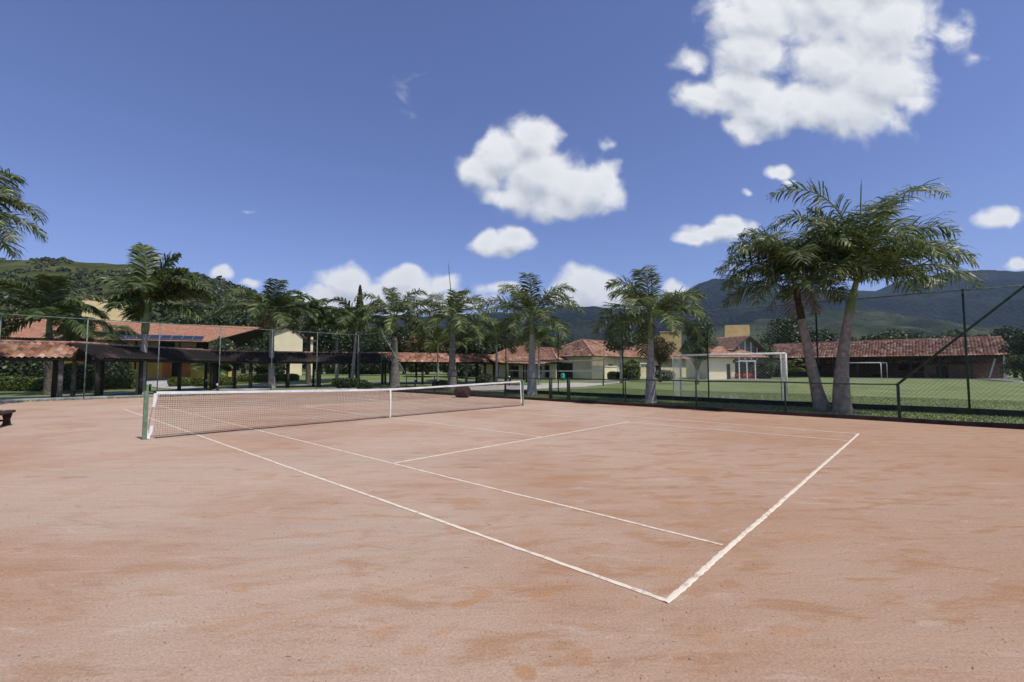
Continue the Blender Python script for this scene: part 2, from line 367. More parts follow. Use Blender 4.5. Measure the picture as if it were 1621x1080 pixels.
# ================================================================== THE SETTING
# ground sheet
def ground_mat():
    m = noise_mat('lawn', (.135, .17, .055), (.21, .24, .09), .35, .9, c3=(.17, .205, .07), bump=.03, bscale=9)
    t = m.node_tree; b = t.nodes['Principled BSDF']; old = b.inputs['Base Color'].links[0].from_socket
    tcn = N(t, 'ShaderNodeTexCoord'); n = N(t, 'ShaderNodeTexNoise'); n.inputs['Scale'].default_value = 14; n.inputs['Detail'].default_value = 5; n.inputs['Roughness'].default_value = .7
    t.links.new(tcn.outputs['Object'], n.inputs['Vector'])
    k = N(t, 'ShaderNodeMapRange'); t.links.new(n.outputs[0], k.inputs[0]); k.inputs[1].default_value = .3; k.inputs[2].default_value = .7; k.inputs[3].default_value = .72; k.inputs[4].default_value = 1.3
    mu = N(t, 'ShaderNodeMix', data_type='RGBA', blend_type='MULTIPLY'); mu.inputs[0].default_value = 1
    t.links.new(old, mu.inputs[6]); t.links.new(k.outputs[0], mu.inputs[7])
    n3 = N(t, 'ShaderNodeTexNoise'); n3.inputs['Scale'].default_value = .09; n3.inputs['Detail'].default_value = 6; t.links.new(tcn.outputs['Object'], n3.inputs['Vector'])
    k3 = N(t, 'ShaderNodeMapRange'); t.links.new(n3.outputs[0], k3.inputs[0]); k3.inputs[1].default_value = .55; k3.inputs[2].default_value = .72; k3.inputs[4].default_value = .45
    m3 = N(t, 'ShaderNodeMix', data_type='RGBA'); t.links.new(k3.outputs[0], m3.inputs[0]); t.links.new(mu.outputs[2], m3.inputs[6]); m3.inputs[7].default_value = (.2, .2, .09, 1)
    t.links.new(m3.outputs[2], b.inputs['Base Color']); return m
MT['lawn'] = ground_mat()
xs = np.concatenate([-np.geomspace(9000, 60, 20), np.linspace(-56, 56, 57), np.geomspace(60, 9000, 20)])
ys = np.concatenate([-np.geomspace(600, 20, 6), np.linspace(-16, 110, 64), np.geomspace(120, 9000, 20)])
GX, GY = np.meshgrid(xs, ys); GZ = gz(GX, GY)
idx = np.arange(GX.size).reshape(GX.shape)
F = np.stack([idx[:-1,:-1], idx[:-1,1:], idx[1:,1:], idx[1:,:-1]], -1).reshape(-1, 4)
tag(npmesh('ground', np.stack([GX, GY, GZ], -1).reshape(-1, 3), F, MT['lawn'], smooth=True), kind='structure')

# clay court
MARKS = [(738,955,.11,.045,25,.75),(765,940,.09,.07,70,.6),(862,940,.13,.05,20,.85),(830,1065,.06,.07,0,.8),(665,925,.5,.04,28,.3),(560,960,.9,.05,30,.3),(905,925,.1,.04,10,.4),
 (1000,955,.07,.06,0,.35),(920,1040,.1,.06,60,.45),(660,1030,.09,.06,10,.35),(700,1000,.12,.04,35,.35),(840,842,.14,.08,0,.35),(700,905,.1,.05,10,.3),(1065,905,.15,.1,0,.45),(1180,880,.2,.06,0,.5),
 (1070,800,.25,.18,20,.5),(1105,745,.5,.25,10,.4),(900,760,.4,.12,15,.4),(950,870,.16,.07,20,.35),(1280,850,.3,.15,0,.35),(1340,780,.4,.2,30,.35),(600,860,1.4,.05,22,.22),(480,900,1.6,.06,20,.22),(1250,1000,.12,.07,10,.4),(1120,1010,.1,.06,50,.35),(380,985,.2,.06,30,.3)]
def clay_mat():
    m = bpy.data.materials.new('clay'); m.use_nodes = True; t = m.node_tree; b = t.nodes['Principled BSDF']
    tcn = N(t, 'ShaderNodeTexCoord'); O = tcn.outputs['Object']
    def noise(scale, det=5, rough=.5, vec=None, dist=0.):
        n = N(t, 'ShaderNodeTexNoise'); n.inputs['Scale'].default_value = scale; n.inputs['Detail'].default_value = det; n.inputs['Roughness'].default_value = rough
        n.inputs['Distortion'].default_value = dist; t.links.new(vec or O, n.inputs['Vector']); return n.outputs[0]
    def rng(x, a, b2, c=0., d=1., smooth=True):
        k = N(t, 'ShaderNodeMapRange', interpolation_type='SMOOTHSTEP' if smooth else 'LINEAR'); t.links.new(x, k.inputs[0])
        for i, v in enumerate((a, b2, c, d)): k.inputs[i+1].default_value = v
        return k.outputs[0]
    def mix(f, A, B):
        k = N(t, 'ShaderNodeMix', data_type='RGBA')
        for s_, v in ((0, f), (6, A), (7, B)):
            if isinstance(v, (tuple, float)): k.inputs[s_].default_value = v
            else: t.links.new(v, k.inputs[s_])
        return k.outputs[2]
    mp = N(t, 'ShaderNodeMapping'); mp.inputs['Rotation'].default_value = (0, 0, R(47)); mp.inputs['Scale'].default_value = (.35, 1.1, 1); t.links.new(O, mp.inputs[0]); S = mp.outputs[0]
    pale = (.485, .352, .256, 1); red = (.405, .24, .15, 1); grey = (.45, .345, .26, 1); deep = (.37, .20, .10, 1)
    # clay colour changes over metres, in patches and browner towards the near right
    c = mix(rng(noise(.22, 5, .6), .42, .62, 0, .85), pale, red)
    c = mix(rng(noise(.6, 5, .6, S), .45, .68, 0, .7), c, grey)
    sx = N(t, 'ShaderNodeSeparateXYZ'); t.links.new(O, sx.inputs[0])
    near_right = rng(M2(t, 'ADD', M2(t, 'MULTIPLY', sx.outputs['X'], .11), M2(t, 'MULTIPLY', sx.outputs['Y'], -.05)), -.7, .7, 0, .7)
    c = mix(near_right, c, (.39, .232, .138, 1))
    # scuffs: streaks of darker, redder clay
    lat = N(t, 'ShaderNodeMapping'); lat.inputs['Rotation'].default_value = (0, 0, R(8)); lat.inputs['Scale'].default_value = (.55, 1.5, 1); t.links.new(O, lat.inputs[0]); LT = lat.outputs[0]
    sc = rng(noise(2.4, 6, .66, LT, .5), .50, .64, 0, .75); c = mix(M2(t, 'MULTIPLY', sc, rng(M2(t, 'ADD', M2(t, 'MULTIPLY', sx.outputs['X'], .11), M2(t, 'MULTIPLY', sx.outputs['Y'], -.05)), -1.0, .2, .25, 1)), c, deep)
    sc3 = rng(noise(3.1, 6, .66, LT, .6), .57, .7, 0, .5); c = mix(sc3, c, (.53, .42, .33, 1))
    sc2 = rng(noise(5.5, 4, .6, S, .8), .60, .72, 0, .45); c = mix(sc2, c, (.33, .2, .12, 1))
    # foot marks
    vo = N(t, 'ShaderNodeTexVoronoi'); vo.inputs['Scale'].default_value = 1.1; mp2 = N(t, 'ShaderNodeMapping'); mp2.inputs['Rotation'].default_value = (0, 0, R(25)); mp2.inputs['Scale'].default_value = (.7, 1.9, 1)
    dn = N(t, 'ShaderNodeTexNoise'); dn.inputs['Scale'].default_value = 3; t.links.new(O, dn.inputs['Vector'])
    dv = V2(t, 'ADD', O, V2(t, 'SCALE', dn.outputs['Color'], scale=.25)); t.links.new(dv, mp2.inputs[0]); t.links.new(mp2.outputs[0], vo.inputs['Vector'])
    foot = M2(t, 'MULTIPLY', rng(vo.outputs['Distance'], .13, .2, 1, 0), rng(noise(.9, 2), .52, .6)); 
    c = mix(M2(t, 'MULTIPLY', foot, .6), c, (.40, .20, .10, 1))
    # faint drag-brush tracks along the court
    br = N(t, 'ShaderNodeMapping'); br.inputs['Rotation'].default_value = (0, 0, R(42.4)); br.inputs['Scale'].default_value = (.12, 7, 1); t.links.new(O, br.inputs[0])
    brush = noise(1.0, 3, .6, br.outputs[0]); bk = rng(brush, .3, .7, .965, 1.035, False)
    mb_ = N(t, 'ShaderNodeMix', data_type='RGBA', blend_type='MULTIPLY'); mb_.inputs[0].default_value = 1; t.links.new(c, mb_.inputs[6]); t.links.new(bk, mb_.inputs[7]); c = mb_.outputs[2]
    # worn marks: slides and heel prints that have a place of their own
    mk = None
    wn2 = N(t, 'ShaderNodeTexNoise'); wn2.inputs['Scale'].default_value = 7; wn2.inputs['Detail'].default_value = 4; t.links.new(O, wn2.inputs['Vector'])
    for px, py, L_, W_, rot, k_ in MARKS:
        r_ = (px-810.5)/CF; u_ = (540-py)/CF; dz = math.sin(CP)+u_*math.cos(CP); q = -CH/dz; X = r_*q; Y = (math.cos(CP)-u_*math.sin(CP))*q
        mm = N(t, 'ShaderNodeMapping', vector_type='TEXTURE'); mm.inputs['Location'].default_value = (X, Y, 0); mm.inputs['Rotation'].default_value = (0, 0, R(rot)); mm.inputs['Scale'].default_value = (L_, W_, 1)
        t.links.new(O, mm.inputs[0]); ln = V2(t, 'LENGTH', V2(t, 'MULTIPLY', mm.outputs[0], (1, 1, 0)))
        e = M2(t, 'MULTIPLY', rng(M2(t, 'ADD', ln, M2(t, 'MULTIPLY', M2(t, 'SUBTRACT', wn2.outputs[0], .5), 1.3)), .75, 1.05, 1, 0), k_)
        mk = e if mk is None else M2(t, 'MAXIMUM', mk, e)
    c = mix(mk, c, (.43, .235, .115, 1))
    # grain
    g1 = rng(noise(60, 3, .6), .3, .7, .82, 1.17, False); g2 = rng(noise(260, 2, .6), .3, .7, .78, 1.22, False)
    mu = N(t, 'ShaderNodeMix', data_type='RGBA', blend_type='MULTIPLY'); mu.inputs[0].default_value = 1; t.links.new(c, mu.inputs[6]); t.links.new(M2(t, 'MULTIPLY', g1, g2), mu.inputs[7])
    vs = N(t, 'ShaderNodeTexVoronoi'); vs.inputs['Scale'].default_value = 42; t.links.new(O, vs.inputs['Vector'])
    spk = M2(t, 'MULTIPLY', rng(vs.outputs['Distance'], .1, .2, 1, 0), rng(noise(3, 2), .55, .65)); c = mix(M2(t, 'MULTIPLY', spk, .4), mu.outputs[2], (.24, .13, .07, 1))
    t.links.new(c, b.inputs['Base Color']); b.inputs['Roughness'].default_value = .95; b.inputs['Specular IOR Level'].default_value = .15
    h = M2(t, 'ADD', M2(t, 'MULTIPLY', noise(45, 5, .75), .006), M2(t, 'MULTIPLY', noise(4.5, 5, .6, S, .5), .03))
    h = M2(t, 'ADD', h, M2(t, 'MULTIPLY', foot, -.012)); h = M2(t, 'ADD', h, M2(t, 'MULTIPLY', noise(220, 2, .7), .003))
    bn = N(t, 'ShaderNodeBump'); bn.inputs['Strength'].default_value = .85; bn.inputs['Distance'].default_value = 1.; t.links.new(h, bn.inputs['Height']); t.links.new(bn.outputs[0], b.inputs['Normal'])
    return m
MT['clay'] = clay_mat()
CX1, CYL, CYR = 14.95, -19.45, 21.
mb = MB(); gxs = np.linspace(-14, CX1, 30); gys = np.linspace(CYL, CYR, 42)
vv = [(*ct(x, y), (.006)*(fbm(np.array(x*.35+40), np.array(y*.35+40), 3)-.45)) for y in gys for x in gxs]
nx = len(gxs); mb.add(vv, [(j*nx+i, j*nx+i+1, (j+1)*nx+i+1, (j+1)*nx+i) for j in range(len(gys)-1) for i in range(nx-1)])
tag(mb.build('clay_court', MT['clay'], smooth=True), kind='structure')

# painted / taped court lines
def line_mat():
    m = bpy.data.materials.new('court_tape'); m.use_nodes = True; t = m.node_tree; b = t.nodes['Principled BSDF']
    tcn = N(t, 'ShaderNodeTexCoord'); n = N(t, 'ShaderNodeTexNoise'); n.inputs['Scale'].default_value = 9; n.inputs['Detail'].default_value = 7; n.inputs['Roughness'].default_value = .7
    t.links.new(tcn.outputs['Object'], n.inputs['Vector'])
    r = N(t, 'ShaderNodeValToRGB'); r.color_ramp.elements[0].position = .36; r.color_ramp.elements[1].position = .5
    r.color_ramp.elements[0].color = (.52, .38, .28, 1); r.color_ramp.elements[1].color = (.75, .65, .50, 1)
    t.links.new(n.outputs[0], r.inputs[0]); t.links.new(r.outputs[0], b.inputs['Base Color']); b.inputs['Roughness'].default_value = .85
    return m
MT['line'] = line_mat()
ml2 = line_mat(); ml2.name = 'dusty_court_tape'
for n_ in ml2.node_tree.nodes:
    if n_.type == 'VALTORGB':
        n_.color_ramp.elements[0].color = (.52, .38, .29, 1); n_.color_ramp.elements[1].color = (.76, .64, .53, 1); n_.color_ramp.elements[0].position = .3; n_.color_ramp.elements[1].position = .5
MT['line_dusty'] = ml2
lines = bpy.data.objects.new('court_lines', None); COL.objects.link(lines); tag(lines, kind='structure')
def court_line(x0, y0, x1, y1, w=.05, mat='line', step=.055, jig=.004, lump=0.):
    L = math.hypot(x1-x0, y1-y0); n = max(2, int(L/step)); dx, dy = (x1-x0)/L, (y1-y0)/L; px_, py_ = -dy, dx
    vs = []; rnd = random.Random(int(x0*100+y0*37+x1*11)); off = 0
    for i in range(n+1):
        s = L*i/n; off = off*.9+rnd.uniform(-1, 1)*jig*.5
        wob = lump*(.5+.5*math.sin(s*2*math.pi/.13+math.sin(s*3)))
        wa = w/2+rnd.uniform(-1, 1)*jig-wob*.5; wb = w/2+rnd.uniform(-1, 1)*jig-wob*.5
        for k, z in ((wa+off, .0035), (wa*.5+off, .0068+lump*.3*rnd.random()), (-wb*.5+off, .0068+lump*.3*rnd.random()), (-wb+off, .0035)):
            X, Y = ct(x0+dx*s+px_*k, y0+dy*s+py_*k); vs.append((X, Y, z))
    fs = [(i*4+k, i*4+k+1, i*4+k+5, i*4+k+4) for i in range(n) for k in range(3)]
    fs += [(i*4+3, i*4, i*4+4, i*4+7) for i in range(n)]
    m = MB(); m.add(vs, fs); return m.build('court_line', MT[mat], lines)
NB, AL, FS, FD, SV, BL, ML = 0., 1.3, 9.45, 10.95, 6.38, 11.74, -11.7
court_line(NB, -10.4, NB, BL, .045); court_line(AL, -11.7, AL, BL-.06, .042)
court_line(FS, ML, FS, BL-.05, .042, 'line_dusty'); court_line(FD, ML, FD, BL, .042, 'line_dusty')
court_line(-.03, BL, FD+.03, BL, .056, 'line', .05, .004, .010)
court_line(AL+.03, SV, FS-.03, SV, .06); court_line(5.34, -SV, 5.34, SV-.04, .05)
court_line(AL+.03, -SV, FS-.03, -SV, .05); court_line(.03, ML, FD-.03, ML, .06, 'line_dusty')

# loose twigs and grit on the clay
rs = np.random.RandomState(5); V = []; F = []
for i in range(6000):
    X = rs.uniform(-6, 7); Y = 1.5+abs(rs.normal(0, 1))*3.2
    if Y > 12: continue
    if abs(X) > Y*1.2: continue
    r_ = rs.uniform(.001, .0032)*(1+.12*Y); a = rs.uniform(0, 6.28); o = len(V)
    e = rs.uniform(1, 2.2) if rs.rand() > .025 else rs.uniform(4, 9)
    for k in range(5):
        t_ = a+k*1.2566; V.append((X+math.cos(k*1.2566)*r_*e*math.cos(a)-math.sin(k*1.2566)*r_*math.sin(a), Y+math.cos(k*1.2566)*r_*e*math.sin(a)+math.sin(k*1.2566)*r_*math.cos(a), .004))
    V.append((X, Y, .004+r_*1.1))
    for k in range(5): F.append((o+k, o+(k+1)%5, o+5))
MT['grit'] = leaf_mat('grit', (.24, .13, .075), (.44, .28, .18), (.56, .41, .3), 0., .9)
tag(npmesh('clay_grit', V, np.array(F), MT['grit']), 'small grains and twigs scattered over the near clay', 'grit', kind='stuff')

# paths, sand and terraces
def sheet(name, pts, mat, z=.012, kind='structure', smooth=False):
    m = MB(); bm_pts = [(x, y, float(gz(x, y))+z) for x, y in pts]
    n = len(pts)//2                                  # pts: left side then right side, same count
    vs = bm_pts; fs = [(i, i+1, 2*n-2-i, 2*n-1-i) for i in range(n-1)]
    m.add(vs, fs); o = m.build(name, MT[mat]); return tag(o, kind=kind)
def strip(name, centre, w, mat, z=.02):
    L_, R_ = [], []
    dens = []
    for (a, b) in zip(centre[:-1], centre[1:]):
        for k in range(6): t_ = k/6; dens.append((a[0]+(b[0]-a[0])*t_, a[1]+(b[1]-a[1])*t_))
    dens.append(centre[-1])
    for i, p in enumerate(dens):
        a = dens[max(i-1, 0)]; b = dens[min(i+1, len(dens)-1)]; d = Vector((b[0]-a[0], b[1]-a[1])).normalized()
        L_.append((p[0]-d.y*w/2, p[1]+d.x*w/2)); R_.append((p[0]+d.y*w/2, p[1]-d.x*w/2))
    return sheet(name, L_+R_[::-1], mat, z)
MT['path'] = noise_mat('pale_path', (.34, .34, .33), (.5, .49, .46), 1.5, .9)
MT['sand'] = noise_mat('sand', (.42, .38, .32), (.58, .53, .46), 2, .95, bump=.03)
strip('garden_path', [at(420, 36)[:2], at(330, 37)[:2], at(285, 39)[:2], at(262, 44)[:2], at(243, 52)[:2], at(232, 60)[:2]], 2.6, 'path', .03)
strip('covered_path', [at(-60, 24)[:2], at(110, 26.5)[:2], at(240, 34)[:2]], 1.6, 'path', .015)
strip('paved_path', [at(380, 42)[:2], at(480, 43)[:2], at(600, 46)[:2], at(750, 50)[:2]], 1.8, 'path', .035)
sheet('volleyball_sand', [at(700, 37)[:2], at(800, 47.5)[:2], at(1000, 58)[:2], at(925, 41)[:2], at(840, 36)[:2], at(760, 34)[:2]], 'sand', .03)
sheet('terrace', [at(1118, 66)[:2], at(1118, 76)[:2], at(1225, 76)[:2], at(1215, 67.5)[:2]], 'concrete', .05)
strip('service_path', [at(1585, 68)[:2], at(1610, 60)[:2], at(1660, 50)[:2]], 2.5, 'path', .03)

# hills
def hill(name, sil, Rr, near, far, mat, amp, ns, nu=240, nd=70, u0=-1.9, u1=1.9, shape=1.0, freq=1., base=-2.):
    px = np.array([p[0] for p in sil]); py = np.array([p[1] for p in sil])
    us = np.linspace(u0, u1, nu); H = np.array([zat(v, Rr) for v in np.interp(us*CF+810.5, px, py)])
    ds = np.concatenate([np.linspace(near, 1, int(nd*.72)), np.linspace(1, far, nd-int(nd*.72)+1)[1:]])
    U, D = np.meshgrid(us, ds); Hh = np.broadcast_to(H, U.shape)
    Y = D*Rr; X = U*Rr*(.35+.65*D)
    t_ = np.where(D < 1, (D-near)/(1-near), 1-(D-1)/(far-1)*.8)
    prof = np.power(np.clip(t_, 0, 1), shape)
    ridge = 1-np.abs(2*fbm(X/ns*freq+5, Y/ns*freq+9, 6)/.97-1)
    Z = Hh*prof*(1) + amp*(ridge-.72)*np.clip(1.0-np.abs(t_)**6*.75, 0, 1)*np.clip(t_*3, 0, 1) + amp*.25*(fbm(X/ns*5, Y/ns*5, 4)-.47)*np.clip(t_*3, 0, 1)
    Z = np.where(D <= near+1e-6, base, Z)
    idx = np.arange(U.size).reshape(U.shape)
    F = np.stack([idx[:-1,:-1], idx[:-1,1:], idx[1:,1:], idx[1:,:-1]], -1).reshape(-1, 4)
    o = npmesh(name, np.stack([X, Y, Z], -1).reshape(-1, 3), F, mat, smooth=True); tag(o, kind='structure')
    return X, Y, Z
MT['forest'] = noise_mat('distant_forest', (.009, .014, .012), (.034, .04, .024), .006, 1., c3=(.017, .024, .017), bump=40, bscale=.05, detail=12, spec=0.)
MT['forest2'] = noise_mat('foothill_scrub', (.02, .03, .014), (.085, .09, .042), .009, 1., c3=(.04, .05, .024), bump=12, bscale=.08, detail=12, spec=0.)
MT['hillgrass'] = noise_mat('hill_scrub', (.038, .052, .019), (.10, .105, .042), .04, 1., c3=(.065, .075, .028), bump=1.5, bscale=.4, detail=12, spec=0.)
hill('mountains', [(-1200,560),(0,560),(560,505),(860,500),(880,492),(905,487),(930,486),(960,491),(1000,494),(1040,480),(1085,462),(1115,450),(1140,446),(1165,449),(1250,455),(1400,458),(1450,447),(1500,438),(1560,431),(1600,434),(1700,430),(2200,470)], 3000, .45, 1.6, MT['forest'], 210, 700, 520, 150, -1.2, 2.0, .9)
hill('foothills', [(-1200,575),(700,560),(900,548),(1000,540),(1150,522),(1220,508),(1300,492),(1360,494),(1450,512),(1520,522),(1621,528),(2200,520)], 1600, .5, 1.5, MT['forest2'], 95, 330, 420, 110, -1.0, 2.0, .9)
HX, HY, HZ = hill('garden_hill', [(-900,430),(-100,418),(0,413),(50,411),(100,413),(160,417),(220,421),(270,426),(330,441),(400,464),(460,481),(520,496),(600,522),(660,548),(740,580),(900,592)], 430, .3, 1.5, MT['hillgrass'], 16, 120, 260, 80, -2.0, .2, 1.05)

# ---- leaf clouds
def leaf_quads(P, Nrm, size, rs, jitter=.9):
    n = len(P); d = Nrm+rs.normal(0, jitter, (n, 3)); d /= np.linalg.norm(d, axis=1, keepdims=True)+1e-9
    a = rs.normal(0, 1, (n, 3)); u = np.cross(d, a); u /= np.linalg.norm(u, axis=1, keepdims=True)+1e-9; v = np.cross(d, u)
    s = size*(.6+.8*rs.rand(n, 1)); e = .55+.3*rs.rand(n, 1)
    V = np.stack([P-u*s, P-v*s*e, P+u*s, P+v*s*e], 1).reshape(-1, 3); return V, np.arange(4*n).reshape(n, 4)
def crown_points(lobes, n, rs, shell=.35):
    w = np.array([l[3]**2 for l in lobes]); w = w/w.sum(); k = rs.choice(len(lobes), n, p=w)
    L = np.array(lobes)[k]; d = rs.normal(0, 1, (n, 3)); d /= np.linalg.norm(d, axis=1, keepdims=True)
    r = L[:, 3:4]*(1-shell*rs.rand(n, 1)**1.5)*(.92+.2*rs.rand(n, 1)); P = L[:, :3]+d*r*np.array([1, 1, .85]); return P, d
# scrub and small trees covering the near hill
rs = np.random.RandomState(11)
sel = (HZ > 2).ravel(); cand = np.stack([HX.ravel()[sel], HY.ravel()[sel], HZ.ravel()[sel]], 1)
def hill_scrub(n, smin, smax, mat, name, label, thr):
    i = rs.randint(0, len(cand), n*3); P = cand[i]+np.stack([rs.uniform(-3, 3, n*3), rs.uniform(-3, 3, n*3), np.zeros(n*3)], 1)
    f = fbm(P[:, 0]/35+3, P[:, 1]/60+7, 4); low = P[:,1] < 300; k = ((f > thr) | (low & (rs.rand(n*3) < .75)))
    k &= (P[:, 1] < 450); P = P[k][:n]
    sz = rs.uniform(smin, smax, len(P))*(.6+.4*rs.rand(len(P))); V = []; F = []
    nl = 26; C = np.repeat(P, nl, 0); S = np.repeat(sz, nl)[:, None]
    d = rs.normal(0, 1, (len(C), 3)); d /= np.linalg.norm(d, axis=1, keepdims=True); d[:, 2] = np.abs(d[:, 2])
    Q = C+d*S*np.array([1, 1, 1.1])*(.75+.3*rs.rand(len(C), 1)); 
    a = rs.normal(0, 1, Q.shape); nn = d+rs.normal(0, .5, Q.shape); u = np.cross(nn, a); u /= np.linalg.norm(u, axis=1, keepdims=True); v = np.cross(nn, u); v /= np.linalg.norm(v, axis=1, keepdims=True)
    V = np.stack([Q-u*S*.42, Q-v*S*.36, Q+u*S*.42, Q+v*S*.36], 1).reshape(-1, 3)
    tag(npmesh(name, V, np.arange(len(V)).reshape(-1, 4), mat), label, 'trees', kind='stuff')
hill_scrub(9000, .9, 2.6, MT['leaf_hill'], 'hillside_scrub', 'green scrub and bushes spread over the near hillside', .44)
hill_scrub(1500, 2.0, 4.2, MT['leaf_dark'], 'hillside_trees', 'dark round trees dotted over the near hillside', .5)

# ================================================================== VEGETATION BUILDERS
def frond(mbL, mbR, base, az, el, L, droop, leaf, rnd, n=46, wid=.03, plume=.3, grav=.7, curl=2.3, bare=.1, az_drift=0., split=True):
    p = Vector(base); st = L/n; pts = []; twist = rnd.uniform(-.35, .35)
    for i in range(n+1):
        s = i/n; e = el-droop*s**curl; a_ = az+az_drift*s
        t = Vector((math.cos(e)*math.sin(a_), math.cos(e)*math.cos(a_), math.sin(e)))
        p = p+t*st
        if i % 4 == 0 or i == n: pts.append(p.copy())
        if s < bare: continue
        side = t.cross(Vector((0, 0, 1)))
        if side.length < .12: side = Vector((math.cos(a_), -math.sin(a_), 0))
        side.normalize(); nr = side.cross(t); k = twist*s; side, nr = side*math.cos(k)+nr*math.sin(k), nr*math.cos(k)-side*math.sin(k)
        u_ = (s-bare)/(1-bare)
        prof = min(1, .45+u_*2.6)*min(1, (1-u_)*2.2+.34)
        ll0 = leaf*prof
        for sg in (-1, 1):
            if rnd.random() < .05: continue
            ll = ll0*rnd.uniform(.8, 1.12); pl = rnd.uniform(-plume*.8, plume)
            d = (side*sg*rnd.uniform(.75, 1)+t*rnd.uniform(.45, .9)+nr*pl).normalized()
            g = grav*rnd.uniform(.55, 1.35)
            w = (t*.85+nr*rnd.uniform(-.5, .5)).normalized()*(wid*rnd.uniform(.8, 1.2)*.5)
            q0 = p; q1 = p+d*ll*.42
            d2 = (d+Vector((0, 0, -g*.42))).normalized(); q2 = q1+d2*ll*.34
            d3 = (d2+Vector((0, 0, -g*.75))).normalized(); q3 = q2+d3*ll*.30
            mbL.add([q0-w*.6, q0+w*.6, q1-w, q1+w, q2-w*.8, q2+w*.8, q3], [(0, 1, 3, 2), (2, 3, 5, 4), (4, 5, 6)])
    rad = [max(.006, .028*(1-i/(len(pts)-1))**.8*(L/3.2)) for i in range(len(pts))]
    mbR.tube([Vector(base)]+pts, [rad[0]*1.3]+rad, 5, False)
MT['rachis'] = plain('leaf_stalk', (.11, .15, .05), .5)
LS, FS_ = 1.08, 1.28
SWELL = {}
def palm(label, base, top, r0, r1, crown, leaf=.55, shaft=1.0, group=None, seed=1, mat='palm', bulge=1.15, shaft_mat='shaft', spear=None,
         wid=.035, n=42, plume=.35, grav=.75, mid=None, trunkmat='trunk', dead=0, rings=True):
    """crown: list of (az_deg, el_deg, length, droop) or an int count with length"""
    rnd = random.Random(seed); B = Vector(base); T = Vector(top)-B
    t = thing('palm_tree', label, 'palm tree', base, 0, group)
    tr = MB(); H = T.length; ns = max(8, int(H/.05)) if rings else 14; c = Vector(mid)-B if mid else T*.5
    hs = 1-shaft/H; pts = []; rr = []
    def cv(s): return (c*2-T*.5)*(2*s*(1-s))+T*s*s
    for i in range(ns+1):
        s = hs*i/ns; k = s/hs
        r = r0*(1-k)**1.0+r1*k
        r *= 1+(bulge-1)*math.exp(-((k-.22)/.22)**2)+.25*math.exp(-k*18)
        if rings: r *= 1+(.018 if i % 3 == 0 else 0)+rnd.uniform(-.006, .006)
        pts.append(cv(s)); rr.append(r)
    tr.tube(pts, rr, 14); tr.build('trunk', MT[trunkmat], t, True)
    if shaft > .05:
        sh = MB(); P = [cv(hs+(1-hs)*k/8) for k in range(9)]; rs_ = [r1*(1.0-.03*k-.2*(k/8)**2+(.38*math.exp(-((k-2.2)/1.8)**2) if seed in (41, 21) else 0)) for k in range(9)]
        sh.tube(P, rs_, 12); sh.build('crownshaft', MT[shaft_mat], t, True)
    L = MB(); Rr = MB()
    if isinstance(crown, tuple):
        cnt, ln, elo, ehi = crown; crown = []
        a0 = rnd.uniform(0, 360)
        for i in range(cnt):
            f = (i+.5)/cnt; crown.append((a0+137.5*i+rnd.uniform(-12, 12), ehi+(elo-ehi)*f**.85+rnd.uniform(-6, 6), ln*rnd.uniform(.85, 1.1)*(1-.15*abs(f-.5)), rnd.uniform(1.5, 2.1)*(1-.4*f)))
    for i, (az, el, ln, dr) in enumerate(crown):
        o = T+Vector((math.sin(R(az)), math.cos(R(az)), 0))*r1*.5+Vector((0, 0, rnd.uniform(-.15, .1)))
        frond(L, Rr, o, R(az), R(el), ln*LS, dr, leaf*FS_, rnd, int(n*(2.3 if mat in ('palm_arch', 'palm_light') else 1.75)), wid*1.45, plume, grav, 2.2, .1, rnd.uniform(-.2, .2))
    cr_ = L.build('crown', MT[mat], t); Rr.build('leaf_stalks', MT['rachis'], cr_, True)
    if spear:
        s_ = MB(); q = T+Vector((0, 0, 0)); sp3 = Vector(spear); s_.tube([q, q+sp3*.5+Vector((.03,0,0)), q+sp3*.9, q+sp3], [.045, .03, .022, .004], 6); s_.build('spear_leaf', MT['rachis'], t, True)
    if dead:
        dl = MB(); dr_ = MB()
        for k in range(dead):
            az = rnd.uniform(0, 360); frond(dl, dr_, T+Vector((0, 0, -.2)), R(az), R(-25), 1.5, 1.1, leaf*.9, rnd, 22, wid, .5, 1.0, 1., .1)
        dl.v += []; d_ = dl.build('dead_fronds', MT['dead'], t); dr_.build('leaf_stalks', MT['dead'], d_, True)
    return t

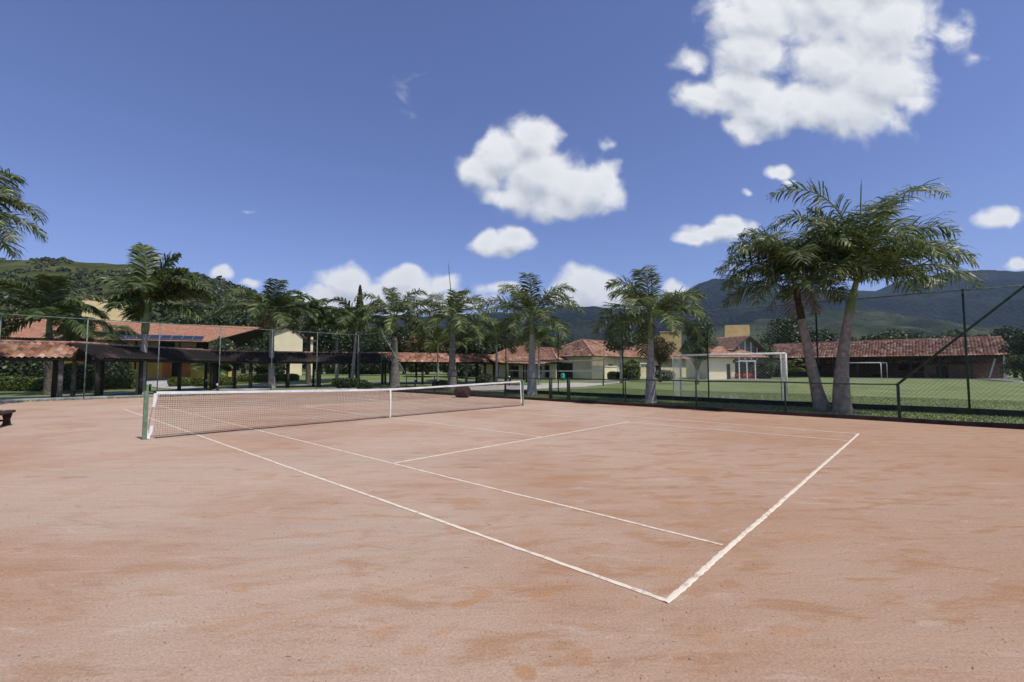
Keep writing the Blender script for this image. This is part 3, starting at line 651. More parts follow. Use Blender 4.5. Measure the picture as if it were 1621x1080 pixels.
def tree_mesh(seed, h, cw, trunk_h, nleaf, leaf, mat, bark='bark', lean=0., lobes_n=13, squash=.8):
    """returns an Empty with trunk and crown at the origin"""
    rs = np.random.RandomState(seed); rnd = random.Random(seed)
    t = bpy.data.objects.new('tree', None); COL.objects.link(t); t.empty_display_size = .3
    cz = (h+trunk_h)/2; ch = (h-trunk_h)/2; lobes = []
    for i in range(lobes_n):
        a = i*2.4+rs.uniform(-.4, .4); f = rs.uniform(-.8, .85); rr = cw*.5*math.sqrt(max(.05, 1-f*f))*rs.uniform(.35, .8)
        lobes.append((math.cos(a)*rr+lean, math.sin(a)*rr, cz+f*ch*.78, rs.uniform(.17, .33)*cw))
    lobes.append((lean, 0, cz, cw*.3)); lobes.append((lean*1.2, 0, h-cw*.2, cw*.2))
    tr = MB(); tr.tube([(0,0,-.1), (lean*.3, 0, trunk_h*.6), (lean*.7, .05, trunk_h), (lean, 0, cz)], [cw*.045+.05, cw*.034+.04, cw*.028+.03, .03], 8)
    for l in lobes[:7]:
        tr.tube([(lean*.6, 0, trunk_h*.85), (l[0]*.5, l[1]*.5, (l[2]+trunk_h)/2), l[:3]], [cw*.018+.02, cw*.012+.015, .012], 5)
    tr.build('trunk', MT[bark], t, True)
    P, d = crown_points(lobes, nleaf, rs, .55); V, F = leaf_quads(P, d, leaf, rs); npmesh('crown', V, F, MT[mat], t)
    return t
def put_tree(proto, first, loc, rz, sx, sz, name, label, cat, group):
    o = copy_tree(proto) if not first else proto
    o.name = name; o.location = loc; o.rotation_euler = (0, 0, rz); o.scale = (sx, sx, sz); tag(o, label, cat, group); return o
def bush(name, label, cat, boxes, nleaf, leaf, mat, group=None, seed=1, core='leaf_dark', loc=(0,0,0), rz=0):
    """boxes: (cx, cy, cz, hx, hy, hz) soft boxes of leaves"""
    rs = np.random.RandomState(seed); A = np.array([b[3]*b[4]+b[3]*b[5]+b[4]*b[5] for b in boxes]); k = rs.choice(len(boxes), nleaf, p=A/A.sum()); Bx = np.array(boxes)[k]
    d = rs.normal(0, 1, (nleaf, 3)); m = np.abs(d).max(1, keepdims=True); dn = d/np.linalg.norm(d, axis=1, keepdims=True); q = .55*d/m+.45*dn*1.05; q[:, 2] = np.where(q[:, 2] < -.9, -q[:, 2], q[:, 2])
    P = Bx[:, :3]+q*Bx[:, 3:]*(.86+.16*rs.rand(nleaf, 1)); V, F = leaf_quads(P, dn, leaf, rs, .7)
    o = npmesh(name, V, F, MT[mat]); o.location = loc; o.rotation_euler = (0, 0, rz); tag(o, label, cat, group)
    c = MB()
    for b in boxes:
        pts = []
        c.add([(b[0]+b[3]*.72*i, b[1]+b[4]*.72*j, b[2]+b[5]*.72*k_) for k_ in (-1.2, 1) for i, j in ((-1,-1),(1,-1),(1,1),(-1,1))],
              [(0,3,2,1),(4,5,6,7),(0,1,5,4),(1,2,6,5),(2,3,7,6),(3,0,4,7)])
    c.build('bush_shade_core', MT['core'], o)  # solid box whose dark colour stands in for shade inside the bush
    return o
MT['core'] = plain('bush_shade_paint', (.012, .017, .007), .9)  # shade between the leaves put into this near-black colour

# ================================================================== FENCES AND KERBS
def kerb(x0, y0, x1, y1, h, w, mat, name='kerb', off=0.):
    a = Vector((*ct(x0, y0), 0)); b = Vector((*ct(x1, y1), 0)); n = max(2, int((b-a).length/1.2)); m = MB(); rnd = random.Random(int(x0*7+y0*3))
    d = (b-a).normalized(); s = Vector((-d.y, d.x, 0)); vs = []
    for i in range(n+1):
        p = a+(b-a)*i/n+s*rnd.uniform(-.012, .012); hh = h+rnd.uniform(-.012, .012)
        for k, z in ((-w/2, -.1), (-w/2, hh-.02), (-w/2+.02, hh), (w/2-.02, hh), (w/2, hh-.02), (w/2, -.1)): vs.append(p+s*k+Vector((0, 0, z)))
    fs = [(i*6+k, i*6+(k+1)%6, i*6+6+(k+1)%6, i*6+6+k) for i in range(n) for k in range(6)]+[tuple(range(6)), tuple(range(n*6, n*6+6))[::-1]]
    m.add(vs, fs); return tag(m.build(name, MT[mat]), kind='structure')
kerb(15., -19.4, 15., 21., .13, .12, 'kerb'); kerb(-14, -19.55, 15.07, -19.55, .13, .2, 'kerb_pale')
kerb(19.8, -8.5, 19.8, 22, .2, .14, 'kerb_dark')

def clip_seg(p, q, poly):                  # segment against convex polygon (ccw)
    t0, t1 = 0., 1.; dx, dy = q[0]-p[0], q[1]-p[1]
    for i in range(len(poly)):
        a, b = poly[i], poly[(i+1)%len(poly)]; nx_, ny_ = -(b[1]-a[1]), b[0]-a[0]
        den = nx_*dx+ny_*dy; num = nx_*(p[0]-a[0])+ny_*(p[1]-a[1])
        if abs(den) < 1e-12:
            if num < 0: return None
            continue
        t = -num/den
        if den > 0: t0 = max(t0, t)
        else: t1 = min(t1, t)
        if t0 >= t1: return None
    return (p[0]+dx*t0, p[1]+dy*t0), (p[0]+dx*t1, p[1]+dy*t1)
def wire_mesh(mb, to3, poly, pitch, r, diag=True, wob=.0):
    s0 = min(p[0] for p in poly); s1 = max(p[0] for p in poly); z0 = min(p[1] for p in poly); z1 = max(p[1] for p in poly); H = z1-z0
    segs = []
    if diag:
        k = s0-H
        while k < s1+H:
            segs.append(((k, z0), (k+H, z1))); segs.append(((k+H, z0), (k, z1))); k += pitch
    else:
        k = s0
        while k <= s1: segs.append(((k, z0), (k, z1))); k += pitch
        k = z0
        while k <= z1: segs.append(((s0, k), (s1, k))); k += pitch
    for sgi, (p, q) in enumerate(segs):
        c = clip_seg(p, q, poly)
        if not c: continue
        a, b = Vector(to3(*c[0])), Vector(to3(*c[1]))
        if (b-a).length < .02: continue
        d = (b-a).normalized(); x = d.cross(Vector((.3, .5, .8))).normalized(); y = d.cross(x)
        o = []; 
        for e in (a, b):
            for ang in (0, 2.094, 4.189): o.append(e+(x*math.cos(ang)+y*math.sin(ang))*r)
        mb.add(o, [(0, 1, 4, 3), (1, 2, 5, 4), (2, 0, 3, 5)])
FH, LH = 4.2, 1.12
# left fence, along court x at y=-19.4
def on_left(s, z): X, Y = ct(s, -19.45); return (X, Y, z)
def on_far(s, z): X, Y = ct(15., s); return (X, Y, z)
def on_field(s, z): X, Y = ct(19.8, s); return (X, Y, z)
def posts(t, to3, ss, hs, r=.03, mat='green_paint'):
    for s, h_ in zip(ss, hs):
        m = MB(); rr = r if not isinstance(r, dict) else r.get(s, .03)
        m.tube([to3(s, -.05), to3(s, h_)], rr, 8); m.tube([to3(s, h_), to3(s, h_+.03)], rr*1.15, 8); m.build('post', MT[mat], t, True)
def rail(t, to3, pts, r=.022, mat='rail_grey', name='rail'):
    m = MB(); P = []
    for (a, b) in zip(pts[:-1], pts[1:]):
        k = max(1, int(math.hypot(b[0]-a[0], b[1]-a[1])/1.5))
        for i in range(k): P.append((a[0]+(b[0]-a[0])*i/k, a[1]+(b[1]-a[1])*i/k))
    P.append(pts[-1]); rnd = random.Random(len(P)); m.tube([to3(s, z+rnd.uniform(-.012, .012)) for s, z in P], r, 7); return m.build(name, MT[mat], t, True)
fl = thing('chain_link_fence', 'tall chain-link fence behind the far left end of the court, beside the covered walkway', 'fence', (*ct(0, -19.45), 0))
fl.location = (0, 0, 0)
ss = [-.46-3.05*4+3.05*k for k in range(9)]+[14.95]
posts(fl, on_left, ss, [FH]*10, .028, 'rail_grey'); rail(fl, on_left, [(-13, FH), (14.95, FH)])
m = MB(); wire_mesh(m, on_left, [(-13, .08), (14.95, .08), (14.95, FH), (-13, FH)], .14, .0016); m.build('wire_mesh', MT['wire'], fl)
fr = thing('chain_link_fence', 'low green chain-link fence with a small gate along the far side of the clay court', 'fence', (0, 0, 0))
seg = [-13.1, -10.05, -7., -3.95, -.87, .26, 3.25, 6.3, 9.35, 12.35]
posts(fr, on_far, [-16.2, -19.3]+seg+[15.45, 18.5, 21], [FH, FH]+[LH]*len(seg)+[FH]*3, {-.87: .065, .26: .065, 12.35: .04})
rail(fr, on_far, [(-19.4, FH), (-16.2, FH), (-13.1, LH)], .026); rail(fr, on_far, [(-13.1, LH), (-.9, LH)], .024, 'green_paint'); rail(fr, on_far, [(.26, LH), (12.35, LH)], .024, 'green_paint')
rail(fr, on_far, [(12.35, LH), (15.45, FH), (21, FH)], .036, 'green_paint')
gt = rail(fr, on_far, [(-.8, LH-.02), (.2, LH-.02)], .02, 'green_paint', 'gate'); m = MB(); m.tube([on_far(-.8, .2), on_far(.2, .2)], .018, 6); m.tube([on_far(-.76, .1), on_far(-.76, LH-.04)], .018, 6); m.tube([on_far(.16, .1), on_far(.16, LH-.04)], .018, 6); m.build('gate_frame', MT['green_paint'], gt, True)
m = MB()
for poly in ([(-19.4, .1), (-16.2, .1), (-16.2, FH), (-19.4, FH)], [(-16.2, .1), (-13.1, .1), (-13.1, LH), (-16.2, FH)], [(-13.1, .1), (12.35, .1), (12.35, LH), (-13.1, LH)],
             [(12.35, .1), (15.45, .1), (15.45, FH), (12.35, LH)], [(15.45, .1), (21, .1), (21, FH), (15.45, FH)]):
    wire_mesh(m, on_far, poly, .12, .0017)
m.build('wire_mesh', MT['wire'], fr)
ff = thing('chain_link_fence', 'tall dark chain-link ball fence along the edge of the football field', 'fence', (0, 0, 0))
FF = 4.4; ss = [-8.4, -3.95, .5, 5.1, 9.6, 14.05, 18.6, 21.9]
posts(ff, on_field, ss, [FF]*8, .034); rail(ff, on_field, [(-8.4, FF), (21.9, FF)], .024)
m = MB(); wire_mesh(m, on_field, [(-8.4, .2), (21.9, .2), (21.9, FF), (-8.4, FF)], .14, .0019); m.build('wire_mesh', MT['wire_pale'], ff)

# grass tufts along the kerbs and between the two fences
def tufts(name, n, sampler, hmin, hmax, mat, label, seed):
    rs = np.random.RandomState(seed); P = sampler(n, rs); n = len(P); a = rs.uniform(0, 6.28, n); h = rs.uniform(hmin, hmax, n); w = h*.16+.004
    dx, dy = np.cos(a)*w, np.sin(a)*w; lx, ly = rs.normal(0, .35, n)*h, rs.normal(0, .35, n)*h
    V = np.stack([P+np.stack([-dx, -dy, 0*h], 1), P+np.stack([dx, dy, 0*h], 1), P+np.stack([lx, ly, h], 1)], 1).reshape(-1, 3)
    return tag(npmesh(name, V, np.arange(3*n).reshape(n, 3), MT[mat]), label, 'grass', kind='stuff')
def samp_strip(x0, x1, y0, y1, power=1.):
    def f(n, rs):
        x = rs.uniform(x0, x1, n); y = y0+(y1-y0)*rs.rand(n)**power; dx, dy = x+3.1086, y-13.141
        X = -dx*sY+dy*cY; Y = dx*cY+dy*sY; return np.stack([X, Y, gz(X, Y)], 1)
    return f
MT['grass'] = leaf_mat('grass_blades', (.09, .125, .04), (.16, .205, .07), (.24, .28, .12), .25, .6)
tufts('grass_strip', 52000, samp_strip(15.1, 19.7, 20, -19, .8), .03, .075, 'grass', 'short grass between the low fence and the football fence', 1)
tufts('field_grass', 60000, samp_strip(19.9, 31, 21, -8, .8), .025, .05, 'grass', 'mown grass of the football field nearest the fence', 2)
tufts('fence_weeds', 9000, lambda n, rs: np.concatenate([samp_strip(-13, 15, -19.75, -21.5)(n//2, rs), samp_strip(-13, 15, -19.1, -19.5)(n//3, rs)]), .04, .16, 'grass', 'unkempt grass growing along the left fence', 3)

# ================================================================== TENNIS NET
def net_top(s):                            # s along the court x
    k = abs(s-5.34)/6.35; return .925+.13*k**1.2
net = thing('tennis_net', 'dark tennis net with white head tape stretched across the clay court', 'net', (*ct(5.34, 0), 0)); net.location = (0, 0, 0)
S0, S1 = -.82, 11.78
def onet(s, z, off=0.): X, Y = ct(s, off); return (X, Y, z)
for s, mm in ((-1.0, 'post_green'), (11.93, 'post_green')):
    m = MB(); a = .05
    for i, (z0, z1, w) in enumerate(((-.05, 1.09, .040),)):
        P = [Vector(onet(s+dx, 0, dy)) for dx, dy in ((-w, -w), (w, -w), (w, w), (-w, w))]
        m.prism([(p.x, p.y) for p in P], z0, z1)
    m.tube([onet(s-.02, 1.06), onet(s+.12, 1.05)], .014, 6); m.tube([onet(s, .86, -.05), onet(s, .86, -.13), onet(s, .80, -.13)], .008, 5)
    po = m.build('post', MT[mm], net); bm = bmesh.new(); bm.from_mesh(po.data); bm.to_mesh(po.data); bm.free()
rnd = random.Random(4)
m = MB(); k = S0
def cord(m, P, r=.0021):
    for a, b in zip(P[:-1], P[1:]):
        a = Vector(a); b = Vector(b); d = (b-a).normalized(); x = d.cross(Vector((.31, .52, .79))).normalized(); y = d.cross(x); o = []
        for e in (a, b):
            for ang in (0, 2.094, 4.189): o.append(e+(x*math.cos(ang)+y*math.sin(ang))*r)
        m.add(o, [(0, 1, 4, 3), (1, 2, 5, 4), (2, 0, 3, 5)])
def belly(s, z): return .05*math.sin(s*.9)*math.sin(z*3.1)+.015*math.sin(s*5)*(1-z)
while k < S1:
    tz = net_top(k); cord(m, [onet(k+.01*math.sin(k*9+q), .015+(tz-.035)*q/4, belly(k, q/4)) for q in range(5)]); k += .047
for j in range(21):
    f = j/20; cord(m, [onet(S0+(S1-S0)*i/36, .015+(net_top(S0+(S1-S0)*i/36)-.05)*f+rnd.uniform(-.003, .003), belly(S0+(S1-S0)*i/36, f)) for i in range(37)])
m.build('netting', MT['cord'], net)
m = MB(); k = S0+.02                        # doubled netting in the top courses
while k < S1:
    tz = net_top(k); cord(m, [onet(k, tz-.38, .012), onet(k+.01, tz-.03, .01)]); k += .047
for j in range(8): cord(m, [onet(S0+(S1-S0)*i/36, net_top(S0+(S1-S0)*i/36)-.38+.046*j, .012) for i in range(37)])
m.build('doubled_netting', MT['cord'], net)
m = MB(); m.tube([onet(S0+(S1-S0)*i/40, .02+rnd.uniform(-.006, .006), belly(S0+(S1-S0)*i/40, 0)+rnd.uniform(-.01, .01)) for i in range(41)], .011, 5); m.build('bottom_rope', MT['cord'], net)
def ribbon(m, pts, w, th, up=(0, 0, 1)):   # flat band following points
    vs = []
    for i, p in enumerate(pts):
        p = Vector(p); d = (Vector(pts[min(i+1, len(pts)-1)])-Vector(pts[max(i-1, 0)])).normalized(); u = Vector(up); n_ = d.cross(u).normalized(); ww = w[i] if isinstance(w, list) else w
        for a, b in ((-.5, -.5), (.5, -.5), (.5, .5), (-.5, .5)): vs.append(p+u*(a*ww)+n_*(b*th))
    fs = [(i*4+k_, i*4+(k_+1)%4, i*4+4+(k_+1)%4, i*4+4+k_) for i in range(len(pts)-1) for k_ in range(4)]+[(0, 1, 2, 3), (len(pts)*4-1, len(pts)*4-2, len(pts)*4-3, len(pts)*4-4)]
    m.add(vs, fs)
m = MB(); n_ = 60; ribbon(m, [onet(S0+(S1-S0)*i/n_, net_top(S0+(S1-S0)*i/n_)-.012+rnd.uniform(-.002, .002)) for i in range(n_+1)], [.062+rnd.uniform(-.004, .004) for i in range(n_+1)], .016)
m.build('head_tape', MT['tape'], net)
for P_ in ([onet(-.97, 1.055), onet(S0, net_top(S0)-.005)], [onet(S1, net_top(S1)-.005), onet(11.9, 1.055)]):
    m = MB(); m.tube(P_, .006, 5); m.build('cable', MT['rubber'], net)
eu = Vector(EX)
m = MB(); ribbon(m, [onet(5.34, .0), onet(5.34, .3, .02), onet(5.34, .7, .01), onet(5.34, .93, -.004)], .052, .03, eu); m.build('centre_strap', MT['tape'], net)
m = MB()
ribbon(m, [onet(S0, 1.03), onet(S0-.02, .85), onet(S0-.045, .72)], [.09, .07, .05], .012, eu); m.build('side_tape', MT['tape'], net); m = MB()
ribbon(m, [onet(S0-.055, .3), onet(S0-.09, .16), onet(S0-.13, .04, .01), onet(S0-.10, .015, .03)], [.05, .10, .08, .05], .014, eu); m.build('side_tape', MT['tape'], net)
m = MB(); ribbon(m, [onet(S1, 1.03), onet(S1+.03, .6), onet(S1+.08, .1)], [.07, .05, .06], .012, eu); m.build('side_tape', MT['tape'], net)
m = MB(); m.tube([onet(S0-.05, .72), onet(S0-.1, .4), onet(S0-.11, .05)], .012, 5); m.build('lacing_cord', MT['metal_pale'], net)

# ================================================================== COURT FURNITURE
def bench():
    t = thing('bench', 'low dark timber bench standing on the clay at the left edge', 'bench', (-13.30, 11.45, -.03), R(-56))
    def slab(y, n):
        m = MB(); m.tube([(0, 0, 0), (0, 0, .01)], .001, 3); m = MB()
        X = [-2.0, -1.2, -.4, 0]
        prof = [(-.115, .0), (-.09, .028), (.09, .03), (.115, .0), (.10, -.04), (-.10, -.04)]
        vs = [(x, y+a, .42+b+.004*math.sin(x*5)) for x in X for a, b in prof]; fs = [(i*6+k, i*6+(k+1)%6, i*6+6+(k+1)%6, i*6+6+k) for i in range(3) for k in range(6)]+[tuple(range(6))[::-1], tuple(range(18, 24))]
        m.add(vs, fs); m.build('seat_plank', MT['wood_dark'], t)
    slab(-.13, 0); slab(.13, 1)
    for x in (-.14, -1.75):
        for cy in (-.13, .13):
            m = MB(); ol = [(cy-.10, 0), (cy+.10, 0), (cy+.075, .10), (cy+.06, .2), (cy+.085, .3), (cy+.10, .376), (cy-.10, .376), (cy-.085, .3), (cy-.06, .2), (cy-.075, .10)]
            n_ = len(ol); vs = [(x-.045, a, b) for a, b in ol]+[(x+.045, a, b) for a, b in ol]
            m.add(vs, [tuple(range(n_)), tuple(range(n_, 2*n_))[::-1]]+[(i, (i+1)%n_, n_+(i+1)%n_, n_+i) for i in range(n_)]); m.build('leg', MT['wood_dark'], t)
        m = MB(); m.box(x-.03, x+.03, -.07, .07, .15, .20); m.build('cross_rail', MT['wood_dark'], t)
    m = MB(); m.box(-1.7, -.19, -.03, .03, .15, .21); m.build('stretcher', MT['wood_dark'], t)
bench()
# court roller
t = thing('court_roller', 'rusty brown court roller lying by the far side fence behind the net', 'roller', (-2.75, 25.6, .02), R(-20))
m = MB(); n_ = 22; vs = []
for x, r in ((-.38, .16), (-.38, .27), (-.34, .30), (.34, .30), (.38, .27), (.38, .16)):
    for k in range(n_): a = 2*math.pi*k/n_; vs.append((x, math.cos(a)*r, .3+math.sin(a)*r))
fs = [(i*n_+k, i*n_+(k+1)%n_, (i+1)*n_+(k+1)%n_, (i+1)*n_+k) for i in range(5) for k in range(n_)]+[tuple(range(n_))[::-1], tuple(range(5*n_, 6*n_))]
m.add(vs, fs); m.build('drum', MT['rust'], t, True)
m = MB(); m.tube([(-.44, 0, .3), (.44, 0, .3)], .025, 6); m.tube([(-.44, 0, .3), (-.44, .5, .33), (-.2, 1.1, .2), (.2, 1.1, .2), (.44, .5, .33), (.44, 0, .3)], .02, 6); m.build('handle', MT['rust'], t, True)

# ================================================================== GOALS
def goal(label, a, b, depth, hgt, back, cell, cordr, first, dia=.055):
    """a, b: rear bottom corners in plan; depth vector: to the open front"""
    A = Vector((*a, 0)); B = Vector((*b, 0)); D = Vector((*back, 0)).normalized()*depth; Z = Vector((0, 0, 1)); U = (B-A).normalized(); W = (B-A).length
    t = thing('football_goal', label, 'goal', A+(B-A)/2)
    O = A+(B-A)/2; A = A-O; B = B-O
    m = MB(); m.tube([A+D, A+D+Z*hgt], dia, 8); m.build('post', MT['white'], t, True)
    m = MB(); m.tube([B+D, B+D+Z*hgt], dia, 8); m.build('post', MT['white'], t, True)
    m = MB(); m.tube([A+D+Z*hgt, B+D+Z*hgt], dia, 8); m.build('crossbar', MT['white'], t, True)
    m = MB()
    for P in (A, B): m.tube([P+D+Z*(hgt), P+Z*(hgt-.05), P], dia*.5, 6)
    m.tube([A+Z*(hgt-.05), B+Z*(hgt-.05)], dia*.45, 6); m.tube([A+D+Z*.02, A+Z*.02, B+Z*.02, B+D+Z*.02], dia*.45, 6); m.build('rear_frame', MT['white'], t, True)
    if cell:
        m = MB()
        wire_mesh(m, lambda s, z: A+D*s/depth+Z*z, [(0, 0), (depth, 0), (depth, hgt), (0, hgt)], cell, cordr)
        wire_mesh(m, lambda s, z: B+D*s/depth+Z*z, [(0, 0), (depth, 0), (depth, hgt), (0, hgt)], cell, cordr)
        wire_mesh(m, lambda s, z: A+U*s+D*z/depth+Z*(hgt-.03), [(0, 0), (W, 0), (W, depth), (0, depth)], cell, cordr)
        wire_mesh(m, lambda s, z: A+U*s+Z*z, [(0, 0), (W, 0), (W, hgt), (0, hgt)], cell*1.1, cordr*.45)
        # gathered net lying along the foot of the back
        rn = random.Random(8)
        for i in range(90):
            s = W*rn.random(); q = A+U*s; cord(m, [q+D*rn.uniform(-.02, .1)/depth+Z*rn.uniform(.0, .35), q+U*rn.uniform(-.15, .15)+Z*.02], cordr)
        m.build('goal_net', MT['cord_white'], t)
    return t
gA = (8.75, 24.95); gB = (12.5, 21.35)
goal('white football goal with hanging net close behind the ball fence', gA, gB, 1.0, 2.33, (EX.x, EX.y), .14, .007, True)
goal('small white football goal at the far end of the field', at(1343, 65)[:2], at(1405, 62.5)[:2], .9, 2.45, (-.1, 1), 0, .0, False, .05).rotation_euler = (0, 0, 0)

# volleyball net
vA = Vector((*at(802, 50)[:2], 0)); vB = Vector((*at(955, 43.5)[:2], 0))
t = thing('volleyball_net', 'pale volleyball net strung between two poles over the sand', 'net', (0, 0, 0))
for P, h_ in ((vA, 3.0), (vB, 3.45)):
    m = MB(); m.tube([P, P+Vector((.12, 0, h_))], [.07, .055], 8); m.build('pole', MT['wood_grey'], t, True)
for z in (2.42, 1.42):
    m = MB(); ribbon(m, [vA+(vB-vA)*i/8+Vector((0, 0, z-.05*math.sin(math.pi*i/8))) for i in range(9)], .12, .012); m.build('net_tape', MT['faded'], t)
m = MB(); W = (vB-vA).length; wire_mesh(m, lambda s, z: vA+(vB-vA)*s/W+Vector((0, 0, z-.04*math.sin(math.pi*s/W))), [(.2, 1.44), (W-.2, 1.44), (W-.2, 2.4), (.2, 2.4)], .14, .0025, False); m.build('netting', MT['cord'], t)

# bollard lamps
def lamp(px, Y, h_, label, dark=False, first=None):
    t = thing('bollard_lamp', label, 'lamp', gnd(px, Y), 0, 'bollard lamps along the garden paths')
    m = MB(); m.tube([(0,0,0), (0,0,h_-.16)], .055, 8); m.tube([(0,0,0), (0,0,.03)], .09, 8); m.build('bollard', MT['rubber'], t, True)
    m = MB(); m.tube([(0,0,h_-.16), (0,0,h_-.13), (0,0,h_-.03), (0,0,h_)], [.07, .085, .085, .05], 10); m.build('lamp_head', MT['white'], t, True)
lamp(327, 36.5, .78, 'bollard lamp with white head between the hedge and the walkway, behind the net')
lamp(344, 31.5, .62, 'white-headed bollard lamp nearest the net, right of its pair')
lamp(237, 31, .6, 'dark bollard lamp beside the garden path, next to the left palm trunk')
lamp(657, 34, .95, 'white-headed bollard lamp right of the thick palm beside the walkway')
lamp(806, 43, .95, 'white-headed bollard lamp left of the ringed palm trunk near the sand')

# ================================================================== PALMS
def P3(px, py, Y): z = zat(py, Y); return at(px, Y, z)
# the leaning pair between the fences
gp = 'two leaning palms growing from one spot beside the football field'
bR = P3(1334, 652, 17.0); bR = (bR[0], 17.0, -.02); tR = P3(1357, 440, 17.0)
R_crown = [(-50,88,4.9,1.95),(-80,74,3.9,2.1),(-95,58,2.8,1.8),(84,72,5.3,1.8),(66,78,4.4,1.8),(92,38,3.75,1.5),(106,20,3.7,1.45),(78,50,3.6,1.9),(60,44,3.4,1.7),(-75,44,3.0,1.6),
           (-100,24,2.9,1.4),(-50,80,3.2,.8),(170,40,3.0,1.9),(-160,48,3.4,1.8),(140,30,3.1,1.6),(-130,20,2.7,1.5),(20,55,3.2,1.6),(-25,40,3.0,1.5),(-5,70,3.2,1.3),(115,58,3.3,1.8),(200,66,3.2,1.7),(78,12,2.8,1.2),(-82,8,2.5,1.1),(150,5,2.2,1.0),(-120,64,3.2,1.7)]
palm('taller right-hand palm of the leaning pair, with yellow-green crownshaft', bR, tR, .285, .14, R_crown, .76, 1.15, gp, 21, spear=(.42, .1, 3.9), mid=(P3(1336, 560, 17)[0]-.02, 17, 2.2), wid=.036, n=54, plume=.65, grav=.95, bulge=1.1, trunkmat='trunk_mid')
bL = P3(1304, 650, 17.6); bL = (bL[0], 17.6, -.02); tL = P3(1256, 438, 17.6)
L_crown = [(-86,28,2.75,1.2),(-94,42,2.5,1.6),(-74,64,2.7,1.7),(-96,10,2.5,1.1),(-72,-8,2.5,.9),(-60,76,2.6,1.6),(-110,-14,2.1,.8),(-20,74,2.5,1.4),(40,62,2.7,1.6),
           (75,46,2.9,1.7),(95,20,2.6,1.4),(170,48,2.8,1.9),(-150,32,2.6,1.7),(-130,54,2.8,1.8),(150,14,2.5,1.4),(10,40,2.8,1.6),(-40,22,2.7,1.4),(80,-6,2.2,1.0),(200,-5,2.0,1.0),(120,56,2.6,1.6),(-100,58,2.2,1.8)]
palm('shorter left-hand palm of the leaning pair, leaning left with a brown fibrous crown base', bL, tL, .26, .135, L_crown, .66, .95, gp, 22, mid=(P3(1288, 600, 17.6)[0], 17.6, 1.35), wid=.034, n=50, plume=.65, grav=1.0, bulge=1.2, trunkmat='trunk_mid', shaft_mat='shaft_brown', dead=7)
# the row of palms along the far side of the court
gr_ = 'palms in a row behind the low fence'
def rowpalm(label, px, Y, topy, seed, count, L, r0, r1, **k):
    x, y, z = gnd(px, Y); tx = k.pop('tx', px); tp = P3(tx, topy, Y); return palm(label, (x, y, z), tp, r0, r1, (count, L*1.02, -20, 74), k.pop('leaf', .62), k.pop('shaft', 1.0), k.pop('group', gr_), seed, **k)
rowpalm('palm with thick grey trunk just left of the big football goal', 1030, 21.8, 497, 31, 20, 2.75, .255, .125, wid=.034, n=54, bulge=1.05, spear=(.1, 0, 2.3), shaft=1.2, plume=.55, grav=.75)
rowpalm('palm with pale ringed flared trunk standing just right of the net post', 842, 28.3, 497, 32, 20, 3.1, .30, .145, wid=.038, n=54, bulge=1.02, spear=(-.1, 0, 2.2), shaft=1.3, plume=.55, grav=.75)
rowpalm('palm with a tall thin spear leaf, behind the rusty roller', 716, 34.5, 500, 33, 20, 3.2, .33, .17, trunkmat='trunk_dark', wid=.046, n=46, spear=(-.35, 0, 4.2), shaft=1.2, plume=.55, grav=.75)
rowpalm('palm with rough dark trunk behind the centre strap of the net', 625, 39.5, 500, 34, 20, 3.7, .38, .2, trunkmat='trunk_dark', wid=.05, n=46, shaft=1.8, shaft_mat='shaft_brown', plume=.55, grav=.75)
ga = 'broad-leaved palms around the covered walkway'
def archpalm(label, px, Y, topy, seed, count, L, r0, r1, lo=-5, hi=80, **k):
    x, y, z = gnd(px, Y); tx = k.pop('tx', px); tp = P3(tx, topy, Y); return palm(label, (x, y, z), tp, r0, r1, (count, L, lo, hi), k.pop('leaf', .8), k.pop('shaft', 1.1), k.pop('group', ga), seed, plume=k.pop('plume', .22), grav=k.pop('grav', .6), mat=k.pop('mat', 'palm_arch'), **k)
x, y, z = gnd(222, 29)
palm('tall palm with pale trunk and swollen green crownshaft just left of the net post', (x, y, z), P3(233, 482, 29), .24, .17,
     [(-60,86,3.7,.5),(60,80,3.4,.7),(88,70,3.0,1.1),(-92,52,3.2,1.5),(88,42,3.9,1.35),(75,28,3.7,1.2),(105,50,3.2,1.5),(150,40,2.8,1.6),(-165,35,1.8,1.6),(10,45,3.2,1.4),(85,4,3.0,.9),(-60,-8,1.8,.9),(180,10,2.3,1.1),(60,60,3.2,1.2)],
     .86, 1.9, ga, 41, mat='palm_arch', wid=.075, n=44, plume=.4, grav=.75, shaft_mat='shaft', bulge=1.05)
archpalm('palm with pale bearded trunk in front of the cream house', 430, 38.5, 492, 42, 15, 4.0, .25, .16, wid=.065, n=40, shaft=1.3, dead=5, hi=66, grav=.7)
archpalm('palm with thin dark trunk right behind the cream-house palm', 488, 45, 496, 43, 13, 3.6, .22, .15, wid=.07, n=34, trunkmat='bark', hi=64, grav=.7)
archpalm('palm with pale drooping fronds left of the dark spire tree', 533, 47, 512, 44, 12, 3.4, .16, .12, wid=.075, n=34, mat='palm_light', hi=60)
archpalm('slender leaning palm beside the dark spire tree', 556, 41, 505, 45, 9, 3.0, .14, .1, wid=.06, n=32, tx=566, hi=70, spear=(-.3, 0, 1.6))
archpalm('low full palm right of the left hand walkway roof, in front of the ochre tower', 78, 29, 500, 46, 15, 3.4, .25, .17, wid=.065, n=42, trunkmat='bark', lo=-14, hi=74, grav=.8)
archpalm('leafy palm behind the walkway post, under the ochre tower', 150, 34, 535, 47, 11, 3.0, .18, .14, wid=.06, n=34, trunkmat='bark', hi=62, mat='palm_arch')
